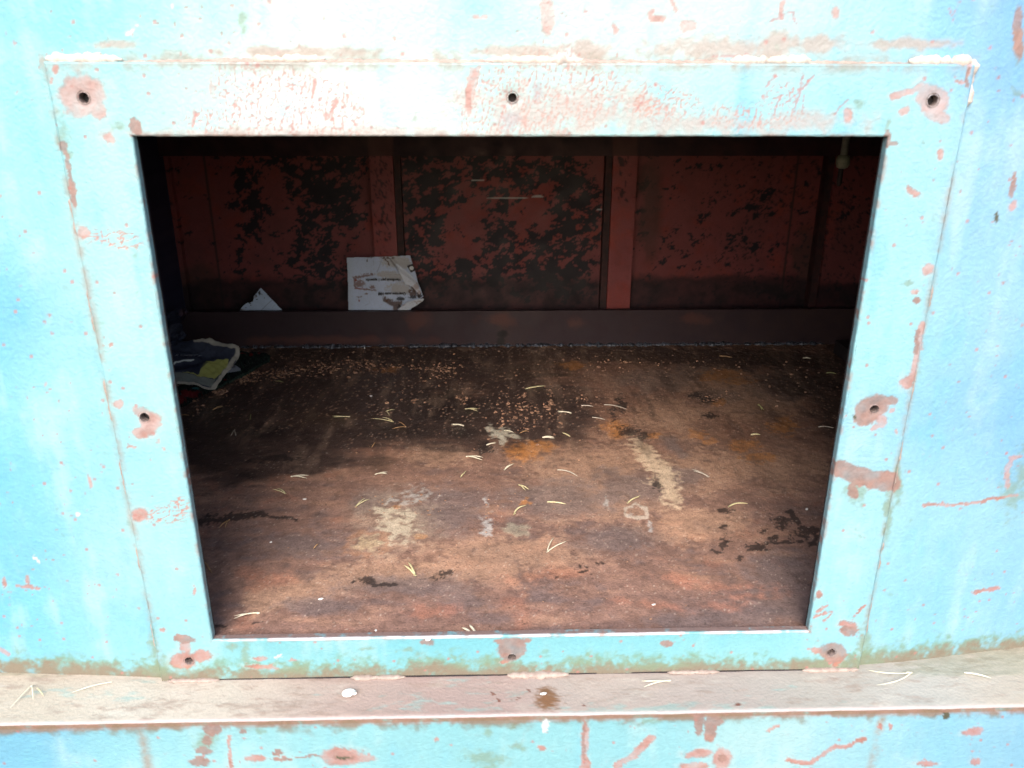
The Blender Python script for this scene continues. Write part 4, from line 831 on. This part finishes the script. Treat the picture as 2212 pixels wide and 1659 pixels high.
# ------------------------------------------------------------------ pine needles
CA = (700, 1300, 2.765); CB = (1500, 1300, 2.765); CC = (2300, 1300, 2.212); CD = (700, 1800, 2.37); CE = (1500, 1800, 2.37); CF = (2300, 1800, 2.37)
CL = (1333, 2000, 1.6586); CR9 = (2666, 2000, 1.6586); CL7 = (0, 2000, 1.6586)
M_needle = {
 'pale': mat_noise('pale_needle', (.60, .54, .40), (.76, .70, .54), rough=.45, scale=300, bump=.1),
 'yellow': mat_noise('yellow_needle', (.52, .46, .24), (.66, .59, .36), rough=.45, scale=300, bump=.1),
 'green': mat_noise('greenish_needle', (.34, .36, .12), (.48, .47, .20), rough=.5, scale=300, bump=.1),
 'brown': mat_noise('brown_needle', (.30, .17, .08), (.46, .28, .14), rough=.6, scale=300, bump=.1),
 'grey': mat_noise('grey_needle', (.36, .31, .25), (.50, .44, .36), rough=.6, scale=300, bump=.1)}
def needle(crop, base, tips, kind, label, z=None, r=.00105, bend=.0, group='pine needles on the rusty floor', grp=True):
    z = ZF + .0022 if z is None else z
    P = lambda a: back((crop[0] + a[0] / crop[2]) / 1.80832, (crop[1] + a[1] / crop[2]) / 1.80832, 2, z)
    b = P(base); V = []; F = []
    for i, tp in enumerate(tips):
        t = P(tp); d = t - b; s = np.array([-d[1], d[0], 0]); pts = []; rad = []
        bd = bend + random.uniform(-.03, .03)
        for k in range(11):
            u = k / 10; pts.append(b + d * u + s * bd * 4 * u * (1 - u) + np.array([0, 0, .002 * math.sin(math.pi * u) * (1 + i * .4) + .0006 * i]))
            rad.append(r * (.75 if u < .08 else 1.0 if u < .7 else 1.0 - .75 * (u - .7) / .3))
        v, f = tube_mesh(pts, np.array(rad), 6, .75); o_ = len(V); V += v; F += [tuple(x + o_ for x in q) for q in f]
    # papery sheath at the base
    if len(tips) > 1:
        t = P(tips[0]); dd = (t - b) * .10; v, f = tube_mesh([b - dd * .3, b + dd * .5, b + dd], np.array([r * .9, r * 1.35, r * 1.1]), 6, .8); o_ = len(V); V += v; F += [tuple(x + o_ for x in q) for q in f]
    V = [np.array(v) - b for v in V]
    o = mesh_py('pine_needle', V, F, M_needle[kind]); o.location = b
    return tag(o, label, 'pine needle', group)
NL = [
 (CA, (365, 830), [(478, 795), (470, 790)], 'brown', 'orange brown needle just below the left end of the cloth', .0012),
 (CA, (105, 889), [(5, 893)], 'brown', 'tan needle tip poking out from behind the left jamb of the opening', .0012),
 (CA, (765, 940), [(776, 875)], 'green', 'short upright greenish needle on the dark floor right of the orange brown one', .001),
 (CA, (600, 1045), [(555, 1115), (615, 1115)], 'grey', 'small grey needle pair opened like an upside down V in the dark left area', .0011),
 (CA, (1840, 905), [(1650, 895), (1660, 912)], 'yellow', 'pale bowed needle pair in the dark area under the big paper sheet', .0015),
 (CA, (1040, 520), [(1130, 535)], 'green', 'faint green needle near the cloth edge at the crumb line', .0009),
 (CA, (1210, 1552), [(1395, 1540), (1380, 1572)], 'pale', 'bright needle pair opening to the right in the left middle of the floor', .0013),
 (CA, (2080, 1235), [(2120, 1180)], 'brown', 'tiny orange needle fragment left of the dark to brown floor border', .0013),
 (CB, (20, 848), [(115, 828), (60, 895)], 'yellow', 'yellowish needle pair with crossed tips, uppermost of three close together', .0011),
 (CB, (100, 960), [(-130, 925), (-20, 915)], 'yellow', 'thin yellow needle pair, middle of the three close together on black floor', .0012),
 (CB, (235, 1015), [(90, 1035), (150, 960)], 'brown', 'brown forked needle, lowest of the three close together on black floor', .0012),
 (CB, (880, 822), [(1018, 820), (1010, 848)], 'yellow', 'needle pair above and left of the white deposit, opening right', .0013),
 (CB, (860, 1003), [(725, 988), (740, 1002)], 'pale', 'thick pale needle pair directly left of the white deposit', .0016),
 (CB, (1525, 605), [(1745, 572)], 'yellow', 'long thick yellow needle, farthest back in the middle of the floor', .0021),
 (CB, (2020, 865), [(1870, 848), (1880, 858)], 'pale', 'thick cream needle pair right of the reddish crumb patch', .0018),
 (CB, (2130, 787), [(2262, 795)], 'grey', 'short grey beige needle above the pinkish bent one', .0018),
 (CB, (1105, 1212), [(1210, 1190)], 'pale', 'bright short needle touching the foot of the white deposit', .0017),
 (CB, (890, 1335), [(1070, 1345), (1060, 1375)], 'pale', 'bright needle pair below and left of the white deposit, opening right', .0014),
 (CB, (1300, 1478), [(1405, 1412), (1380, 1425)], 'pale', 'slanting needle pair below the orange rust patch', .0012),
 (CB, (830, 1555), [(890, 1490), (875, 1520)], 'yellow', 'small dull yellow forked needle in the brown middle of the floor', .0011),
 (CB, (1870, 1480), [(1985, 1500), (2090, 1550)], 'grey', 'brownish bent needle lying right of the slanting pair', .0018),
 (CB, (1715, 1128), [(1840, 1140), (1838, 1132)], 'pale', 'pinkish pale needle right of the orange rust patch', .0015),
 (CB, (2010, 1118), [(1920, 1078)], 'yellow', 'short greenish yellow needle above the pinkish pale one', .0018),
 (CB, (1465, 1085), [(1560, 1055)], 'brown', 'orange needle fragment just right of the white deposit', .0014),
 (CB, (1300, 1052), [(1400, 1078)], 'pale', 'cream needle lying across the right tip of the white deposit', .0014),
 (CC, (130, 622), [(220, 632), (330, 660)], 'grey', 'long pinkish bent needle on the ridge right of the crumb patch', .0018),
 (CC, (30, 730), [(145, 752)], 'grey', 'beige needle just below the long pinkish bent one', .0017),
 (CC, (1130, 200), [(1240, 215)], 'brown', 'reddish yellow needle by the weld at the back right', .0020),
 (CC, (1850, 217), [(1920, 222)], 'pale', 'stubby bright needle end in the far right back corner', .0028),
 (CC, (2050, 345), [(2140, 352)], 'green', 'dull green needle near the right jamb toward the back', .0020),
 (CC, (1465, 620), [(1510, 665), (1495, 668)], 'green', 'short olive needle pair on bare brown floor at right', .0013),
 (CC, (1985, 812), [(2115, 820), (2112, 826)], 'grey', 'flat grey needle beside the right jamb above the brown paint loss', .0015),
 (CC, (1400, 880), [(1480, 880)], 'yellow', 'short fat bright yellow needle right of centre on orange rust', .0025),
 (CC, (1035, 1243), [(890, 1180), (905, 1198)], 'grey', 'pale grey slanting needle pair right of the tan streak', .0016),
 (CC, (335, 1470), [(450, 1405), (435, 1420)], 'yellow', 'golden needle pair just above the white triangular mark', .0012),
 (CC, (1205, 1505), [(1375, 1475)], 'yellow', 'curved yellow needle above the black scabs at right', .0019),
 (CD, (1815, 125), [(1930, 103), (1930, 125)], 'pale', 'small white needle pair in the middle left of the brown floor', .0011),
 (CD, (985, 303), [(865, 262), (905, 258)], 'yellow', 'faint yellow forked needle below the bright left pair', .0010),
 (CD, (1632, 425), [(1720, 345), (1762, 355)], 'yellow', 'upright V needle pair above and left of the pale crusty patch', .0010),
 (CD, (465, 545), [(370, 620), (425, 625)], 'brown', 'tan needle pair on the black scab near the left jamb', .0013),
 (CD, (740, 1408), [(510, 1435), (508, 1463)], 'pale', 'long pale needle pair near the lower left corner of the opening', .0012),
 (CD, (240, 940), [(305, 1038)], 'brown', 'red brown needle lying against the lower left jamb', .0012),
 (CD, (1245, 812), [(1290, 768)], 'brown', 'tiny orange needle left of the round rust ring', .0012),
 (CE, (1250, 222), [(1340, 265), (1310, 275)], 'yellow', 'short greenish needle pair on the centre line of the floor', .0013),
 (CE, (1510, 380), [(1685, 400)], 'yellow', 'straight beige needle in the middle, over the grey damp patch', .0017),
 (CE, (1205, 492), [(1320, 410), (1312, 418)], 'yellow', 'orange ended curved needle left of the straight beige one', .0013),
 (CE, (1510, 842), [(1690, 745), (1572, 712)], 'pale', 'widely opened V needle pair in the lower middle of the floor', .0013),
 (CE, (290, 1060), [(185, 965), (225, 940)], 'yellow', 'frayed straw coloured needle below the pale crusty patch', .0018),
 (CE, (815, 1598), [(720, 1545)], 'pale', 'flat straw sliver by the lower lip, left of two', .0020),
 (CE, (855, 1598), [(790, 1515)], 'pale', 'flat straw sliver by the lower lip, right of two', .0020),
]
for cr, b, tps, kd, lb, rr_ in NL:
    bd = .10 if ('bowed' in lb or 'curved' in lb) else 0.0
    if 'bent needle' in lb:                                   # one needle with a kink
        z = ZF + .0022; P = lambda a: back((cr[0] + a[0] / cr[2]) / 1.80832, (cr[1] + a[1] / cr[2]) / 1.80832, 2, z)
        p = [P(b), P(tps[0]), P(tps[1])]; pts = []
        for k in range(13):
            u = k / 12; pts.append((1 - u) ** 2 * p[0] + 2 * u * (1 - u) * (2 * p[1] - .5 * (p[0] + p[2])) + u * u * p[2] + np.array([0, 0, .0015 * math.sin(math.pi * u)]))
        V, F = tube_mesh([q - p[0] for q in pts], np.array([rr_ * .7] + [rr_] * 9 + [rr_ * .8, rr_ * .6, rr_ * .3]), 6, .75)
        o = mesh_py('pine_needle', V, F, M_needle[kd]); o.location = p[0]; tag(o, lb, 'pine needle', 'pine needles on the rusty floor')
    else: needle(cr, b, tps, kd, lb, r=rr_ * 1.12, bend=bd)
for cr, b, tps, kd, lb, rr_ in [
 (CL, (2130, 1092), [(1945, 1095), (1960, 1135)], 'pale', 'white needle pair on the ledge under the frame, right of the middle', .0013),
 (CR9, (1480, 1040), [(1195, 1022), (1260, 1122)], 'pale', 'long curved pale needle pair on the ledge at the lower right corner', .0012),
 (CR9, (1825, 1040), [(2000, 1076)], 'pale', 'faint cream needle on the ledge near the right picture edge', .0016),
 (CL7, (205, 1125), [(65, 1270), (215, 1215)], 'pale', 'blurred yellow needle pair on the ledge at far left', .0009),
 (CL7, (240, 1140), [(282, 1190)], 'yellow', 'short yellow needle on the ledge beside the far left pair', .0009),
 (CL7, (725, 1100), [(470, 1168)], 'pale', 'very pale needle on the ledge left of the frame corner', .0011)]:
    needle(cr, b, tps, kd, lb, z=ZB + .0032, r=rr_, bend=.12 if 'curved' in lb else .02, group='pine needles on the outer ledge')

# ------------------------------------------------------------------ small bits
M_white = mat_noise('white_chip', (.70, .68, .64), (.85, .83, .80), rough=.5, scale=200, bump=.3)
M_crumb = mat_noise('rust_crumb', (.12, .06, .04), (.42, .24, .15), rough=.8, scale=60, bump=.3, c3=(.58, .42, .28))
def lump(c, r, sq=.6, seed=0, el=1.0, ang=0.0):
    rs = np.random.RandomState(seed); V = []; ca, sa = math.cos(ang), math.sin(ang)
    base = [(0, 0, 1), (.9, 0, .3), (.28, .85, .3), (-.73, .53, .3), (-.73, -.53, .3), (.28, -.85, .3), (.6, .45, -.5), (-.25, .75, -.5), (-.8, 0, -.5), (-.25, -.75, -.5), (.6, -.45, -.5)]
    for b in base:
        k = r * rs.uniform(.7, 1.2); x, y = b[0] * k * el, b[1] * k
        V.append((c[0] + x * ca - y * sa, c[1] + x * sa + y * ca, c[2] + b[2] * k * sq))
    F = [(0, 1, 2), (0, 2, 3), (0, 3, 4), (0, 4, 5), (0, 5, 1), (1, 6, 2), (2, 6, 7), (2, 7, 3), (3, 7, 8), (3, 8, 4), (4, 8, 9), (4, 9, 5), (5, 9, 10), (5, 10, 1), (1, 10, 6), (6, 10, 9, 8, 7)]
    return V, F
V = []; F = []; rs = np.random.RandomState(5)
def scatter(pxs, pys, sx, sy, n, r0, r1):
    for i in range(n):
        px = rs.normal(pxs, sx); py = rs.normal(pys, sy)
        if py < 752: continue
        p = back(px, py, 2, ZF)
        if not (SX0 < p[0] < SX1 and .03 < p[1] < YR - .01): continue
        r = (r0 * .6 + (r1 - r0 * .6) * rs.rand() ** 1.8) * (1.0 if rs.rand() < .94 else 1.5)
        v, f = lump(p + np.array([0, 0, r * .25]), r, .6, rs.randint(1e6), rs.uniform(1, 1.7), rs.uniform(0, 3)); o_ = len(V)
        V.extend(v); F.extend([tuple(x + o_ for x in q) for q in f])
for a in [(470, 845, 14, 5, 70, .003, .006), (520, 822, 22, 6, 110, .003, .006), (580, 808, 30, 5, 90, .003, .006), (660, 800, 40, 8, 90, .0025, .006), (740, 795, 40, 9, 100, .0025, .006), (640, 778, 60, 10, 60, .0025, .005),
          (800, 790, 30, 8, 50, .0025, .006), (900, 792, 30, 5, 30, .003, .006), (957, 797, 22, 12, 80, .003, .0065), (1000, 860, 8, 6, 22, .003, .0055), (860, 862, 30, 10, 12, .003, .006), (1115, 880, 26, 18, 60, .003, .006), (1188, 870, 4, 20, 34, .0035, .006), (1130, 910, 40, 20, 70, .0025, .005),
          (1260, 860, 60, 20, 30, .002, .005), (1265, 862, 10, 5, 12, .004, .007), (1100, 800, 120, 25, 60, .002, .0045), (1310, 790, 60, 14, 50, .002, .005), (1540, 862, 26, 8, 40, .002, .005), (1720, 830, 50, 22, 34, .003, .005), (1500, 790, 100, 14, 60, .002, .005),
          (430, 870, 20, 10, 20, .003, .005), (1110, 1130, 300, 90, 110, .001, .0024), (1250, 980, 300, 50, 90, .001, .003), (870, 1090, 60, 20, 60, .001, .0028), (1055, 1140, 14, 30, 30, .0012, .003), (1400, 1270, 300, 50, 40, .001, .002)]: scatter(*a)
cr_ = mesh_py('rust_crumbs', V, F, M_crumb, smooth=False)
tag(cr_, 'reddish rust crumbs and grit strewn over the floor', 'grit', kind='stuff')
def chip(px, py, ax, val, r, el, ang, label, name='paint_flake', mat=M_white, group='white flakes', seed=1, sq=.5):
    p = back(px, py, ax, val); V, F = lump((0, 0, r * .4), r, sq, seed, el, ang)
    o = mesh_py(name, V, F, mat, smooth=False); o.location = p; return tag(o, label, 'flake', group)
for i, (px, py, z, r, el, ang, lb) in enumerate([
    (925, 1383, .0006, .0042, 1.4, .3, 'white square flake on the lower lip of the opening'),
    (1743, 1101, ZF, .0034, 1.9, .9, 'bright white flake by the right jamb above the black scabs'),
    (1412, 1307, ZF, .0028, 1.7, .5, 'white flake on the lower floor right of centre'),
    (585, 1172, ZF, .0026, 1.4, .2, 'white speck on the left floor below the tan needle pair'),
    (658, 1079, ZF, .0032, 1.5, .1, 'white speck on the left floor below the faint forked needle'),
    (692, 1295, ZF, .0028, 1.9, .3, 'white sliver above the long pale needle pair'),
    (812, 1363, ZF, .0030, 1.2, 1.4, 'white crumb close to the lower lip left of centre'),
    (788, 753, ZF + .012, .0040, 1.2, .2, 'tiny pale crumb shining on the weld at the back'),
    (802, 856, ZF, .0038, 1.3, .2, 'pale speck on the black floor above the bowed needle'),
    (1174, 1500, ZB + .003, .0040, 1.6, .2, 'white fleck on the brown spot of the ledge')]):
    chip(px, py, 2, z, r, el, ang, lb, seed=i + 3)
# small snail shell on the ledge
p = back(753, 1501, 2, ZB + .003); V = []; F = []
pts = []; rad = []
for k in range(40):
    u = k / 39; a = u * 4.2 * math.pi; R = .0085 * (1 - u) ** .9 + .0006
    pts.append((R * math.cos(a) * 1.25, R * math.sin(a), .0035 + .004 * u)); rad.append(.0040 * (1 - u) ** .8 + .0006)
V, F = tube_mesh(pts, np.array(rad), 10, 1.0)
o = mesh_py('snail_shell', V, F, M_white); o.location = p; o.scale = (.85, .85, .7); tag(o, 'small bleached snail shell on the ledge left of centre', 'shell')
